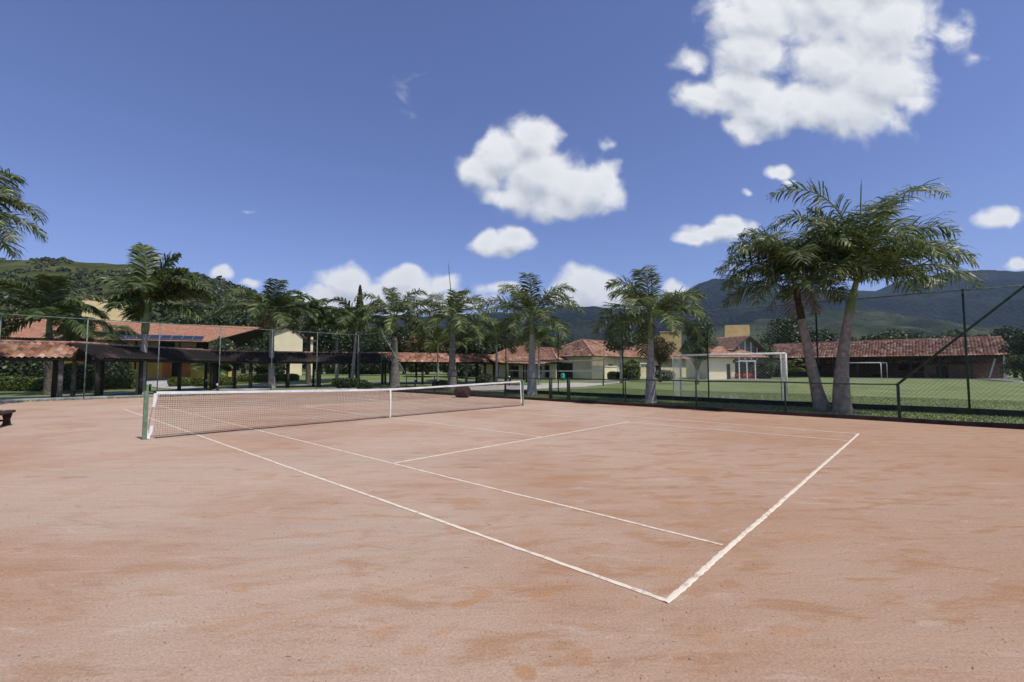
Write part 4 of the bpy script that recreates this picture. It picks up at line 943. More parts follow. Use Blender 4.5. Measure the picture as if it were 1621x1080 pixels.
x, y, z = gnd(-75, 18); palm('large palm at the left edge of the picture, only its frond tips in view', (x, y, z), P3(-84, 325, 18), .26, .16,
     [(85,52,2.8,1.5),(95,34,3.0,1.5),(72,20,3.0,1.5),(105,4,2.9,1.3),(88,-10,2.9,1.0),(80,-30,2.7,.6),(-80,40,3.2,1.4),(-100,10,3,1.2),(0,50,2.8,1.6),(180,45,2.8,1.6),(150,15,2.6,1.4),(30,10,2.8,1.4),(-40,70,3,1.2),(95,72,2.2,1.3),(120,40,2.7,1.6)], .7, 1.2, None, 48, wid=.04, n=50, plume=.5, grav=.95)
gs = 'small palms growing between the walkway and the sand'
archpalm('small clumped palm behind the walkway, left of the spear-leaf palm', 693, 40, 545, 51, 12, 2.5, .09, .07, wid=.05, n=30, mat='palm_light', shaft=.6, group=gs, leaf=.5, lo=0)
archpalm('slim palm with leaning white stem in front of the light orange roof', 786, 47, 532, 52, 12, 3.2, .13, .1, wid=.065, n=32, shaft=.8, group=gs, lo=-8)
archpalm('slim palm right behind the ringed trunk, in front of the orange roof', 853, 45, 540, 53, 12, 2.5, .1, .08, wid=.06, n=30, mat='palm_light', shaft=.7, group=gs)
archpalm('small palm close behind the walkway end, right of the spear-leaf palm', 738, 49, 540, 54, 11, 2.9, .12, .09, wid=.07, n=30, shaft=.7, group=gs)
archpalm('small bright palm on the lawn behind the hedge, left garden', 333, 47, 585, 55, 12, 2.0, .1, .08, wid=.06, n=24, shaft=.2, group=gs, mat='palm_light', rings=False, lo=5)
archpalm('bushy young palm on the lawn in front of the long building', 395, 50, 578, 56, 12, 2.4, .1, .08, wid=.06, n=24, shaft=.2, group=gs, rings=False, lo=5)
archpalm('young arching palm inside the long tiled pavilion front', 1245, 87.5, 590, 57, 12, 4.2, .1, .08, wid=.11, n=24, shaft=.1, group=gs, mat='palm_light', rings=False, lo=15)

# ================================================================== COVERED WALKWAY
wk = thing('covered_walkway', 'covered walkway with blackened clay tiles on dark timber posts behind the left fence', 'walkway', (0, 0, 0))
def run(p, q, z0=0., mat='tile_black', hw=1.75, eave=2.12, rise=.85, post_step=3.1, pmat='wood_dark', ext=.0, skip0=False, bm='wood_dark'):
    A = Vector((*p, 0)); B = Vector((*q, 0)); U = (B-A).normalized(); S = Vector((-U.y, U.x, 0)); A -= U*ext; B += U*ext; L = (B-A).length
    ga_, gb_ = float(gz(A.x, A.y))+.03, float(gz(B.x, B.y))+.03
    sl = math.hypot(hw, rise)
    for sg in (-1, 1):
        E = (A if sg > 0 else B)+S*(-hw*sg)+Vector((0, 0, eave+ga_)); UU = U*sg
        V_ = S*sg*hw+Vector((0, 0, rise)); dz = (gb_-ga_)*sg
        if sg < 0: E.z += gb_-ga_
        UU = (UU*L+Vector((0, 0, dz))).normalized()
        tile_sheet('roof', MT[mat], wk, E, UU, V_, [(0, 0), (L, 0), (L, sl), (0, sl)], .25, .40, .08, .07)
    m = MB(); m.tube([A+Vector((0,0,eave+rise+ga_+.06)), B+Vector((0,0,eave+rise+gb_+.06))], .085, 8); m.build('ridge_cap', MT['tile_ridge'], wk, True)
    n = max(1, round(L/post_step))
    for i in range(n+1):
        if skip0 and i == 0: continue
        for sg in (-1, 1):
            c = A+(B-A)*(i+ (.0 if 0 < i < n else (.35/post_step if i == 0 else -.35/post_step)))/n+S*sg*(hw-.55); g = float(gz(c.x, c.y)); m = MB()
            m.tube([c+Vector((0, 0, g-.1)), c+Vector((0, 0, eave+ga_+.25))], [.115, .10], 9); m.build('post', MT[pmat], wk, True)
    for sg in (-1, 1):
        m = MB(); m.bar(A+S*sg*(hw-.55)+Vector((0, 0, eave+ga_+.05)), B+S*sg*(hw-.55)+Vector((0, 0, eave+gb_+.05)), .12, .16); m.build('beam', MT['wood_dark'], wk)
MT['tile_ridge'] = noise_mat('ridge_tiles', (.16, .08, .06), (.42, .24, .18), 3, .9)
W0 = at(-70, 23.2)[:2]; W1 = at(125, 25.6)[:2]; W2 = at(345, 37.5)[:2]; W3 = at(500, 41)[:2]; W4 = at(762, 49)[:2]
run(W0, W1, mat='tile_old', pmat='wood_grey'); run(W1, W2, ext=.6); run(W2, W3, ext=.5); W35 = at(612, 44.6)[:2]; run(W3, W35, ext=.4); run(W35, W4, mat='tile_old', ext=.3)
# second, far pavilion-like end of the walkway (tiles still orange)
w5 = at(842, 58)[:2]
run(at(768, 50.5)[:2], w5, mat='tile_old', ext=.3)

# ================================================================== BUILDINGS
def wall(t, x0, x1, y, z0, z1, openings, mat, th=.2, name='wall', axis='x'):
    """upright wall along local x (or y) with real openings [(a0, a1, b0, b1)]"""
    xs = sorted({x0, x1, *[o[0] for o in openings], *[o[1] for o in openings]}); zs = sorted({z0, z1, *[o[2] for o in openings], *[o[3] for o in openings]})
    m = MB()
    for i in range(len(xs)-1):
        run_ = None
        for j in range(len(zs)):
            if j < len(zs)-1:
                cx, cz = (xs[i]+xs[i+1])/2, (zs[j]+zs[j+1])/2
                hole = any(o[0] < cx < o[1] and o[2] < cz < o[3] for o in openings)
            else: hole = True
            if not hole and run_ is None: run_ = zs[j]
            if hole and run_ is not None:
                if axis == 'x': m.box(xs[i], xs[i+1], y, y+th, run_, zs[j])
                else: m.box(y, y+th, xs[i], xs[i+1], run_, zs[j])
                run_ = None
    return m.build(name, MT[mat], t)
def window(t, a0, a1, z0, z1, y, frame='wood_dark', axis='x', mull=1, glass='glass', name='window'):
    m = MB(); w = .07
    def bx(p0, p1, q0, q1, d0=-.03, d1=.06):
        if axis == 'x': m.box(p0, p1, y+d0, y+d1, q0, q1)
        else: m.box(y+d0, y+d1, p0, p1, q0, q1)
    bx(a0, a1, z0, z0+w); bx(a0, a1, z1-w, z1); bx(a0, a0+w, z0+w, z1-w); bx(a1-w, a1, z0+w, z1-w)
    for k in range(mull): c = a0+(a1-a0)*(k+1)/(mull+1); bx(c-.025, c+.025, z0+w, z1-w)
    f = m.build(name, MT[frame], t); m = MB()
    if axis == 'x': m.box(a0+w, a1-w, y+.02, y+.035, z0+w, z1-w)
    else: m.box(y+.02, y+.035, a0+w, a1-w, z0+w, z1-w)
    m.build('pane', MT[glass], f); return f
def local_tile(t, O, U, V, poly, mat, **k): return tile_sheet(k.pop('name', 'roof'), MT[mat], t, O, U, V, poly, **k)
def hip_roof(t, x0, x1, y0, y1, ze, rise, mat, over=.7, pitch=.26, row=.42, amp=.05, gable=False):
    x0 -= over; x1 += over; y0 -= over; y1 += over; hw = (y1-y0)/2; L = x1-x0; sl = math.hypot(hw, rise); h_ = 0 if gable else hw
    k = dict(pitch=pitch, row=row, amp=amp)
    local_tile(t, (x0, y0, ze), (1, 0, 0), (0, hw, rise), [(0, 0), (L, 0), (L-h_, sl), (h_, sl)], mat, **k)
    local_tile(t, (x1, y1, ze), (-1, 0, 0), (0, -hw, rise), [(0, 0), (L, 0), (L-h_, sl), (h_, sl)], mat, **k)
    if not gable:
        local_tile(t, (x0, y1, ze), (0, -1, 0), (hw, 0, rise), [(0, 0), (2*hw, 0), (hw, sl)], mat, **k)
        local_tile(t, (x1, y0, ze), (0, 1, 0), (-hw, 0, rise), [(0, 0), (2*hw, 0), (hw, sl)], mat, **k)
        m = MB(); 
        for a, b in (((x0, y0), (x0+hw, y0+hw)), ((x0, y1), (x0+hw, y0+hw)), ((x1, y0), (x1-hw, y0+hw)), ((x1, y1), (x1-hw, y0+hw))):
            m.tube([(*a, ze+.08), (*b, ze+rise+.08)], .10, 6)
        m.tube([(x0+hw, y0+hw, ze+rise+.08), (x1-hw, y0+hw, ze+rise+.08)], .11, 6); m.build('ridge_cap', MT['tile_ridge'], t, True)
    else:
        m = MB(); m.tube([(x0, y0+hw, ze+rise+.07), (x1, y0+hw, ze+rise+.07)], .11, 6); m.build('ridge_cap', MT['tile_ridge'], t, True)

# --- long building with solar panels, left garden
Y0 = 48.; ang = math.atan2(3, 5.8)
o_ = at(200, 48.0)
A = thing('garden_building', 'long orange-roofed building with solar panels and orange and yellow ground floor walls, below the hill', 'building', (o_[0], o_[1], float(gz(o_[0], 55))), ang)
# local: x along the front (towards the right/back), y depth, front wall set back under the eave
ez = 3.62; Lx = 7.0
wall(A, -16, Lx+2.2, 2.2, 0, 2.45, [(-14, -12.6, .1, 2.1), (-9.5, -8.2, .1, 2.1), (-4.2, -3.0, .1, 2.1), (-1.6, -.4, .9, 2.0), (3.2, 4.4, .1, 2.1), (5.8, 7.2, .9, 2.0)], 'yellow')
wall(A, -16, Lx+2.2, 2.4, 2.46, 4.3, [(-14, -12.9, 2.7, 4.0), (-9.5, -8.2, 2.7, 4.0), (-5.4, -3.8, 2.7, 4.0), (-1.8, -.6, 2.7, 4.0), (2.2, 3.6, 2.7, 4.0), (5.6, 6.8, 2.7, 4.0)], 'khaki')
for a0, a1 in ((-4.9, -2.4), (2.6, 5.2), (-10.2, -7.6)):
    m = MB(); m.box(a0-.02, a0+.85, 2.17, 2.198, .02, 2.4); m.box(a1-.85, a1, 2.17, 2.198, .02, 2.4); m.build('orange_panel', MT['orange'], A)
m = MB(); m.box(-16, Lx+2.2, 2.7, 8.8, -.6, 4.28); m.build('interior_shade', MT['dark_in'], A)  # solid dark block, the interior shade is put into its colour
m = MB(); m.box(-16.3, Lx+2.5, 2.0, 9.2, -.8, -.01); m.build('plinth', MT['concrete'], A)
m = MB(); m.box(-16, Lx+2, .55, 2.19, 2.36, 2.5); m.build('gallery_floor', MT['concrete'], A)
for x in (-15.5, -11.5, -7.5, -3.5, .5, 4.3, 8.):
    m = MB(); m.tube([(x, .75, 0), (x, .75, 4.1)], .09, 8); m.build('column', MT['wood_dark'], A, True)
m = MB(); m.bar((-16, .7, 3.35), (Lx+2, .7, 3.35), .06, .06); m.build('gallery_rail', MT['wood_dark'], A)
m = MB(); m.bar((-17, .72, 4.05), (Lx+2.2, .72, 4.05), .14, .18); m.build('eave_beam', MT['wood_dark'], A)
hw, rs_ = 7.4, 2.45; sl = math.hypot(hw, rs_)
rf = local_tile(A, (-17, -.1, ez+.35), (1, 0, 0), (0, hw, rs_), [(0, 0), (17+Lx, 0), (17+Lx+5.2, sl), (0, sl)], 'tile_orange', pitch=.24, row=.4, amp=.035)
local_tile(A, (Lx+5.2, 2*hw-.1, ez+.35), (-1, 0, 0), (0, -hw, rs_), [(0, 0), (17+Lx+5.2, 0), (17+Lx+5.2, sl), (0, sl)], 'tile_orange', pitch=.24, row=.4, amp=.035)
nrm = Vector((0, -rs_, hw)).normalized(); vd = Vector((0, hw, rs_)).normalized()
for i in range(8):
    m = MB(); O = Vector((-.2+i*.98-1.2, -.1, ez+.35))+vd*.35+nrm*.09; P = [O, O+Vector((.93, 0, 0)), O+Vector((.93, 0, 0))+vd*1.7, O+vd*1.7]; m.slab([p+nrm*.04 for p in P], nrm, .04)
    sp_ = m.build('solar_panel', MT['solar'], rf); m = MB(); m.bar(P[0]+nrm*.05, P[3]+nrm*.05, .03); m.bar(P[0]+nrm*.05, P[1]+nrm*.05, .03); m.bar(P[2]+nrm*.05, P[3]+nrm*.05, .03)
    fr2 = m.build('panel_frame', MT['metal_pale'], rf)
local_tile(A, (-4, -1.6, 2.55), (1, 0, 0), (0, 2.2, .75), [(0, 0), (10.5, 0), (10.5, 2.3), (0, 2.3)], 'tile_orange', pitch=.24, row=.4, amp=.035, name='porch_roof')
# --- ochre tower and the cottage at its left
tx0 = at(123, 54)[0]; tx1 = at(204, 54)[0]; g_ = .7
T = thing('ochre_tower', 'plain pale ochre tower block rising behind the tall left palm', 'tower', (tx0, 54, g_), R(41))
m = MB(); w_ = 4.5; hz = zat(474, 54)-g_; m.add([(0,0,0),(w_,0,0),(w_,4.5,0),(0,4.5,0),(0,0,hz+.15),(w_,0,hz-.1),(w_,4.5,hz-.1),(0,4.5,hz+.15)], [(0,3,2,1),(4,5,6,7),(0,1,5,4),(1,2,6,5),(2,3,7,6),(3,0,4,7)]); m.build('wall', MT['cream_sun'] if 'cream_sun' in MT else MT['ochre_pale'] if 'ochre_pale' in MT else MT['cream'], T)
m = MB(); m.slab([(-.12,-.12,hz+.24),(w_+.12,-.12,hz-.02),(w_+.12,4.6,hz-.02),(-.12,4.6,hz+.24)], (0,0,1), .09); m.build('coping', MT['ochre_pale'], T)
m = MB(); m.box(w_*.62, w_-.02, -.35, -.003, zat(523, 54)-g_, zat(520, 54)-g_+.1); m.build('flashing', MT['white'], T)
C_ = thing('garden_cottage', 'low orange-tiled cottage half hidden by palms at the far left', 'house', (at(-70, 50)[0], 50, .5), R(6))
wall(C_, 0, 9.6, 1, 0, 4.9, [(2, 3.2, .1, 2.2), (6, 7.4, 1.0, 2.2)], 'khaki'); m = MB(); m.box(0, 9.6, 1.25, 7, -.6, 4.85); m.build('interior_shade', MT['dark_in'], C_); window(C_, 6, 7.4, 1.0, 2.2, 1.0)
hip_roof(C_, 0, 9.6, 1, 7.5, 4.75, 1.5, 'tile_orange', .8)
# --- cream house between the palms
cx0, cx1 = at(432, 60)[0], at(478, 60)[0]
H = thing('cream_house', 'two-storey cream house with a side balcony, seen between palm trunks above the walkway', 'house', (cx0, 60, .7), R(26))
w_ = 3.4; hz = zat(528, 60)-.7; pk = zat(517, 60)-.7
m = MB(); m.add([(0,0,-.6),(w_,0,-.6),(w_,0,hz-.5),(w_*.62,0,pk),(0,0,hz),(0,7,-.6),(w_,7,-.6),(w_,7,hz-.5),(w_*.62,7,pk),(0,7,hz)], [(0,1,2,3,4),(5,9,8,7,6),(0,5,6,1),(1,6,7,2),(2,7,8,3),(3,8,9,4),(4,9,5,0)]); m.build('wall', MT['cream'], H)
m = MB(); m.slab([(w_*.62-.02,-.25,pk+.1),(w_+.5,-.25,hz-.55),(w_+.5,7.2,hz-.55),(w_*.62-.02,7.2,pk+.1)], (0,0,1), .1); m.slab([(-.4,-.25,hz-.02),(w_*.62,-.25,pk+.1),(w_*.62,7.2,pk+.1),(-.4,7.2,hz-.02)], (0,0,1), .1); m.build('roof', MT['tile_ridge'], H)
m = MB(); m.box(w_+1.0, w_+1.3, .3, .6, -.6, hz-.3); m.build('column', MT['cream'], H)
m = MB(); m.box(w_+.002, w_+1.4, .2, 3.5, 2.55, 2.7); m.build('balcony_floor', MT['concrete'], H)
m = MB(); m.bar((w_, .28, 3.6), (w_+1.0, .28, 3.6), .06); [m.bar((w_+.1+.18*i, .28, 2.7), (w_+.1+.18*i, .28, 3.6), .03) for i in range(6)]; m.build('balcony_rail', MT['wood_dark'], H)
m = MB(); m.slab([(w_-.1, 0, hz-.35), (w_+1.7, 0, hz-.8), (w_+1.7, 4, hz-.8), (w_-.1, 4, hz-.35)], (0,0,1), .1); m.build('balcony_roof', MT['tile_ridge'], H)

# --- tiled house in the centre-right (court aligned)
c0 = at(937, 66.)
Bh = thing('tiled_house', 'single-storey khaki house with red hip roof behind the volleyball net', 'house', (c0[0], c0[1], -.03), COURT_ROT)
# local x = court x (away right), local y = +90 deg = -court y?  (away left)
Lb, Wb, hb = 35., 9.5, 3.45
wall(Bh, 0, Lb, 0, 0, hb, [(4.6, 6.0, .1, 2.3), (9., 14.5, .1, 2.5), (17, 18.2, .9, 2.2), (20.5, 22, .9, 2.2)], 'khaki')
wall(Bh, .21, Wb, 0, 0, hb, [(3.3, 6.6, .1, 2.5)], 'khaki', axis='y')
m = MB(); m.box(.5, Lb-.5, 2.2, Wb-.3, 0, hb-.02); m.build('interior_shade', MT['dark_in'], Bh)
window(Bh, 4.6, 6.0, .1, 2.3, .05); window(Bh, 17, 18.2, .9, 2.2, .05); window(Bh, 20.5, 22, .9, 2.2, .05)
hip_roof(Bh, 0, Lb, 0, Wb, hb, 2.75, 'tile_old', .9)
m = MB(); m.slab([(.0,-2.2,2.05),(3.4,-2.2,2.05),(3.4,-.003,2.05),(0,-.003,2.05)], (0,0,1), .12); m.box(.02, .2, -2.1, -.003, 0, 1.92); m.box(3.2, 3.38, -2.1, -.003, 0, 1.92); m.box(.2, 3.2, -2.1, -1.9, 0, 1.92); m.build('low_annex', MT['cream'], Bh)
m = MB(); [m.bar((x, -1.5, 0), (x, -1.5, 2.45), .14) for x in (9, 11.8, 14.6)]; m.bar((8.6, -1.5, 2.5), (15, -1.5, 2.5), .16); m.bar((8.6, -1.5, 2.5), (8.6, .0, 2.5), .1); m.bar((15, -1.5, 2.5), (15, 0, 2.5), .1); m.build('pergola', MT['white'], Bh)
# --- lower wing with brighter roof, left
c1 = at(880, 68.)
Wg = thing('house_wing', 'low wing with light orange tile roof at the left end of the tiled house', 'house', (c1[0], c1[1], -.03), math.pi/2+COURT_ROT)
wall(Wg, 0, 15, -8, 0, 2.9, [(2, 4, .1, 2.3), (8, 9.2, .1, 2.2)], 'khaki'); wall(Wg, 0, 15, -.2, 0, 2.9, [(1.2, 3.2, .1, 2.2), (6, 7.2, .9, 2.1), (10.5, 12, .9, 2.1)], 'khaki')
m = MB(); m.box(.4, 14.6, -7.6, -.5, 0, 2.85); m.build('interior_shade', MT['dark_in'], Wg)
hip_roof(Wg, 0, 15, -8, 0, 2.95, 2.0, 'tile_orange2' if 'tile_orange2' in MT else 'tile', .8)
c2 = at(815, 71)
W2_ = thing('verandah_house', 'low house with pale orange hip roof and wall openings, behind the slim palms', 'house', (c2[0], c2[1], -.03), R(-12))
wall(W2_, -4.5, 6.5, 0, 0, 2.8, [(-3.5, -2.6, .1, 2.1), (-.8, .6, .1, 2.1), (3, 4.2, .9, 2.0)], 'khaki'); m = MB(); m.box(-4.3, 6.3, .4, 7, 0, 2.75); m.build('interior_shade', MT['dark_in'], W2_)
hip_roof(W2_, -4.5, 6.5, 0, 7.2, 2.85, 2.4, 'tile_orange', .8)
for x in (-5, -2.5, 0, 2.5, 5):
    m = MB(); m.tube([(x, -1.9, 0), (x, -1.9, 2.5)], .1, 7); m.build('verandah_post', MT['wood_dark'], W2_, True)
local_tile(W2_, (-5.6, -2.3, 2.45), (1, 0, 0), (0, 2.3, .6), [(0, 0), (12.4, 0), (12.4, 2.35), (0, 2.35)], 'tile_old', pitch=.26, row=.42, amp=.05, name='verandah_roof')
# --- ochre block
q0, q1 = at(1046, 106)[0], at(1087, 106)[0]
Q = thing('ochre_tank_block', 'square ochre water-tank block rising above the tiled roof, behind the palm trunk', 'tower', (q0, 106, 0)); w_ = q1-q0; hz = zat(526, 106)
m = MB(); m.prism([(0, 0), (w_*.75, -1.2), (w_, 3), (w_*.25, 4.4)], 0, hz); m.build('wall', MT['ochre'], Q); m = MB(); m.prism([(-.12, -.1), (w_*.75, -1.35), (w_+.13, 3.05), (w_*.25, 4.55)], hz+.002, hz+.15); m.build('coping', MT['khaki'], Q)
# --- gabled restaurant house
g0 = at(1122, 70)
K = thing('gabled_house', 'cream house with glazed gable, ochre chimney tower and white pergola behind the big goal', 'house', (g0[0], 70, 0))
wK = at(1164, 70)[0]-g0[0]
wall(K, 0, wK, 0, 0, 3.3, [(2.75, 3.35, .02, 2.35)], 'cream'); wall(K, .2, 9, 0, 0, 3.3, [], 'cream', axis='y'); wall(K, .2, 6, wK-.2, 0, 3.3, [(1.2, 3.5, .1, 2.2)], 'cream', axis='y')
m = MB(); m.box(.3, wK-.3, 1.6, 8.8, 0, 3.25); m.box(wK, wK+8, 5.2, 9, 0, 3.2); m.build('interior_shade', MT['dark_in'], K)
m = MB(); m.box(2.8, 3.3, .05, .1, .02, 2.3); m.build('door', MT['wood_dark'], K)
for a in (1.02*4, 1.02*4+1): window(K, a-.1-.45+.2, a+.25-.15+.2, 2.45, 2.95, -.03, mull=0)
# main low roof sweeping over house and pergola
sl = math.hypot(5, 1.9)
local_tile(K, (-1.2, -.8, 3.3), (1, 0, 0), (0, 5, 1.9), [(0, 0), (wK+6.2, 0), (wK+2.2, sl), (1.4, sl)], 'tile', pitch=.26, row=.42, amp=.05)
# upper gabled volume, its glazed end turned to the right
e1 = Vector((.9, .43, 0)); e2 = Vector((-.43, .9, 0)); Gp = Vector(at(1160, 72.5)); Gp.x -= g0[0]; Gp.y -= 70; Gp.z = 0
gw = 5.9; ue = zat(549, 73); upk = zat(532, 74)
def gpt(a, d, z): return Gp+e1*a+e2*d+Vector((0, 0, z))
m = MB(); m.add([gpt(0,0,3.1), gpt(gw,0,3.1), gpt(gw,0,ue), gpt(gw/2,0,upk-.15), gpt(0,0,ue), gpt(0,7,3.1), gpt(gw,7,3.1), gpt(gw,7,ue), gpt(gw/2,7,upk-.15), gpt(0,7,ue)],
      [(0,1,2,3,4),(5,9,8,7,6),(0,5,6,1),(1,6,7,2),(4,9,5,0)]); m.build('upper_glazing', MT['glass'], K)
m = MB()
for x in (.08, 1.5, gw/2, gw-1.5, gw-.08): m.bar(gpt(x, -.06, 3.1), gpt(x, -.06, ue-.1+(upk-ue-.1)*(1-abs(x-gw/2)/(gw/2))), .17, .1)
m.bar(gpt(-.1, -.06, 3.75), gpt(gw+.1, -.06, 3.75), .16, .1); m.build('white_mullion', MT['white'], K)
for sg in (-1, 1):
    ov = 1.0; rn_ = gw/2+ov; ri = (upk-ue)*(rn_/(gw/2)); E = gpt(gw/2+sg*rn_, -1.1 if sg > 0 else 7.4, upk-ri)
    local_tile(K, E, e2*sg, e1*(-sg*rn_)+Vector((0, 0, ri)), [(0, 0), (8.5, 0), (8.5, math.hypot(rn_, ri)), (0, math.hypot(rn_, ri))], 'tile', pitch=.26, row=.42, amp=.05, name='gable_roof')
m = MB(); tb0, tb1 = at(1150, 80)[0]-g0[0], at(1196, 80)[0]-g0[0]; m.prism([(tb0, 10.0), (tb0+(tb1-tb0)*.75, 9), (tb1, 12), (tb0+(tb1-tb0)*.25, 13)], 3, zat(515, 80)); m.build('chimney_tower', MT['ochre'], K)
m = MB()
for x in (wK+.15, wK+1.3, wK+2.55): m.bar((x, -1.0, 0), (x, -1.0, 2.75), .13); m.bar((x, -1.1, 2.7), (x, 2.5, 2.7), .1)
m.bar((wK+.0, -1.0, 2.78), (wK+2.7, -1.0, 2.78), .18); m.build('white_pergola', MT['white'], K)
# red chairs and table in front
def chair(x, y, rz, label):
    m = MB(); m.box(-.22, .22, -.22, .22, .42, .46); m.box(-.22, .22, .2, .24, .46, .86); m.box(-.24, -.2, -.2, .2, .62, .66); m.box(.2, .24, -.2, .2, .62, .66)
    for i, j in ((-1,-1),(1,-1),(1,1),(-1,1)): m.tube([(.19*i, .19*j, .42), (.23*i, .23*j, 0)], .022, 5)
    o = m.build('plastic_chair', MT['red']); o.location = (x, y, .05); o.rotation_euler = (0, 0, rz); tag(o, label, 'chair', 'red plastic chairs under the white pergola')
for i, (px, Y, rz, lb) in enumerate(((1166, 69.3, 2.6, 'red plastic chair at the left end of the pergola terrace'), (1171, 70.2, .4, 'red plastic chair behind the leftmost red chair'), (1177, 69.2, 3.4, 'red plastic chair in front of the middle pergola post'),
     (1183, 70.1, -.3, 'red plastic chair behind the middle of the red row'), (1188, 69.2, 2.9, 'red plastic chair second from the right end of the row'), (1194, 69.8, 4.2, 'red plastic chair at the right end of the pergola terrace'))):
    x = at(px, Y)[0]; chair(x, Y, rz, lb)
for px, lb in ((1174, 'round red-topped table among the left red chairs'), (1186, 'round red-topped table among the right red chairs')):
    x = at(px, 69.7)[0]; t = thing('terrace_table', lb, 'table', (x, 69.7, .05)); m = MB(); m.tube([(0,0,.72), (0,0,.75)], .42, 14); m.build('table_top', MT['red'], t); m = MB(); m.tube([(0,0,0), (0,0,.72)], .04, 6); m.tube([(0,0,0), (0,0,.03)], .22, 8); m.build('leg', MT['red'], t)

# --- long tiled pavilion on the right
EY_ = Vector((.738, -.675, 0))
pr = Vector((75.5, 70, -.03)); pl = pr-EY_*33.
D_ = pr-pl; Lp = D_.length
Pv = thing('tiled_pavilion', 'long open pavilion with mottled red tile roof along the far side of the football field', 'pavilion', pl, math.atan2(D_.y, D_.x))
hw = 5.2; rise = 2.95; ez = 3.72
sl = math.hypot(hw, rise)
local_tile(Pv, (-1, -.9, ez), (1, 0, 0), (0, hw, rise), [(0, 0), (Lp+2, 0), (Lp+.9, sl), (1.6, sl)], 'tile_pav', pitch=.42, row=.55, amp=.10)
local_tile(Pv, (Lp+1, 2*hw-.9, ez), (-1, 0, 0), (0, -hw, rise), [(0, 0), (Lp+2, 0), (Lp+.4, sl), (1.1, sl)], 'tile_pav', pitch=.42, row=.55, amp=.10)
m = MB(); m.tube([(.6, hw-.9, ez+rise+.1), (Lp-.1, hw-.9, ez+rise+.1)], .12, 6); m.build('ridge_cap', MT['tile_ridge'], Pv, True)
for i in range(10):
    x = .3+i*(Lp-.6)/9; m = MB(); m.bar((x, -.3, 0), (x, -.3, ez+.25), .24); m.build('post', MT['wood_dark'] if i < 9 else MT['white'], Pv)
m = MB(); m.bar((-.4, -.3, ez-.12), (Lp+.4, -.3, ez-.12), .2, .26); m.build('beam', MT['wood_dark'], Pv)
wall(Pv, 0, Lp, 8.0, 0, ez+1, [(4, 8, 1.4, 2.4), (20, 24, 1.3, 2.4)], 'brick'); wall(Pv, Lp-9.5, Lp-.2, 3.2, 0, 2.5, [(Lp-8, Lp-6.5, .1, 2.1)], 'brick', name='brick_room')
m = MB(); m.box(.3, Lp-.3, 8.3, 8.5, 0, ez); m.build('interior_shade', MT['dark_in'], Pv)
m = MB(); m.box(-.8, Lp+.8, -.9, 8.6, -.3, .08); m.build('floor', MT['concrete'], Pv)
for a, b in ((9.5, 19.3), (19.8, 30)):
    local_tile(Pv, (a, 2.0, 2.55), (1, 0, 0), (0, 2.2, .75), [(0, 0), (b-a, 0), (b-a, 2.3), (0, 2.3)], 'tile_old', pitch=.42, row=.55, amp=.1, name='inner_lean_to_roof')
m = MB(); m.bar((Lp-2, .4, 0), (Lp-1.2, .4, 3.2), .2); m.build('brace', MT['white'], Pv)

# water cooler-like bin and plants
def bin_(px, Y, label):
    t = thing('waste_bin', label, 'bin', (*at(px, Y)[:2], 0)); m = MB(); m.tube([(0,0,.05), (0,0,.75)], [.26, .31], 12); m.build('body', MT['teal'], t, True); m = MB(); m.tube([(0,0,.75), (0,0,.82), (0,0,.98), (0,0,1.02)], [.33, .33, .2, .05], 12); m.build('lid', MT['teal'], t, True)
bin_(891, 62, 'teal green waste bin standing on the sand edge before the khaki house')

# ================================================================== HEDGES, BUSHES AND TREES
def hedge(label, p, q, w, h_, seed, mat='leaf_lime', n=4200, leaf=.05, name='hedge', group='clipped hedges in the left garden'):
    a = Vector(p); b = Vector(q); L = (b-a).length; c = (a+b)/2; k = max(1, int(L/1.6)); g = float(gz(c.x, c.y))
    boxes = [(-L/2+(i+.5)*L/k, .04*math.sin(i*2.1), h_/2*(1+.05*math.sin(i*1.7)), L/k*.58, w/2*(1+.08*math.sin(i*2.9)), h_/2*(1+.07*math.sin(i*1.3))) for i in range(k)]
    bush(name, label, 'hedge', boxes, n, leaf, mat, group, seed, loc=(c.x, c.y, g), rz=math.atan2((b-a).y, (b-a).x))
hedge('clipped green hedge at the far left behind the walkway posts', at(-60, 33)[:2], at(72, 33.5)[:2], .9, 1.0, 1, n=7500, leaf=.06)
hedge('clipped hedge between the dark palm trunk and the tall pale palm', at(84, 34)[:2], at(212, 37)[:2], .9, .85, 2, n=7500, leaf=.06)
hedge('long clipped hedge right of the garden path', at(268, 41)[:2], at(372, 44)[:2], .9, .8, 3, n=7500, leaf=.065)
hedge('clipped hedge running behind the cream-house palm', at(378, 46)[:2], at(470, 50)[:2], .9, .8, 4, n=6000, leaf=.07)
def shrub(label, px, Y, w, h_, seed, mat='leaf_mid', n=1800, leaf=.07, name='shrub', group='shrubs around the garden', d=None):
    x, y, z = gnd(px, Y); rs = np.random.RandomState(seed); d = d or w
    bx = [(rs.uniform(-.25, .25)*w, rs.uniform(-.2, .2)*d, h_*(.35+.25*rs.rand()), w*rs.uniform(.22, .36), d*rs.uniform(.22, .36), h_*rs.uniform(.3, .42)) for _ in range(6)]
    bush(name, label, 'shrub', bx, n, leaf, mat, group, seed, loc=(x, y, z))
shrub('round lime green shrub at the top of the garden path', 213, 47, 2.2, 1.5, 5, 'leaf_lime')
shrub('dark leafy shrub in front of the left hedge corner', 62, 36, 1.5, 1.0, 6)
shrub('tangled dark shrub under the leafy palm in the left garden', 118, 32.5, 2.6, 2.3, 7, 'leaf_mid', 3800, .08)
shrub('big glossy shrub mass at the far left behind the hedge', 12, 37, 5.4, 2.9, 8, 'leaf_mid', 5200, .10)
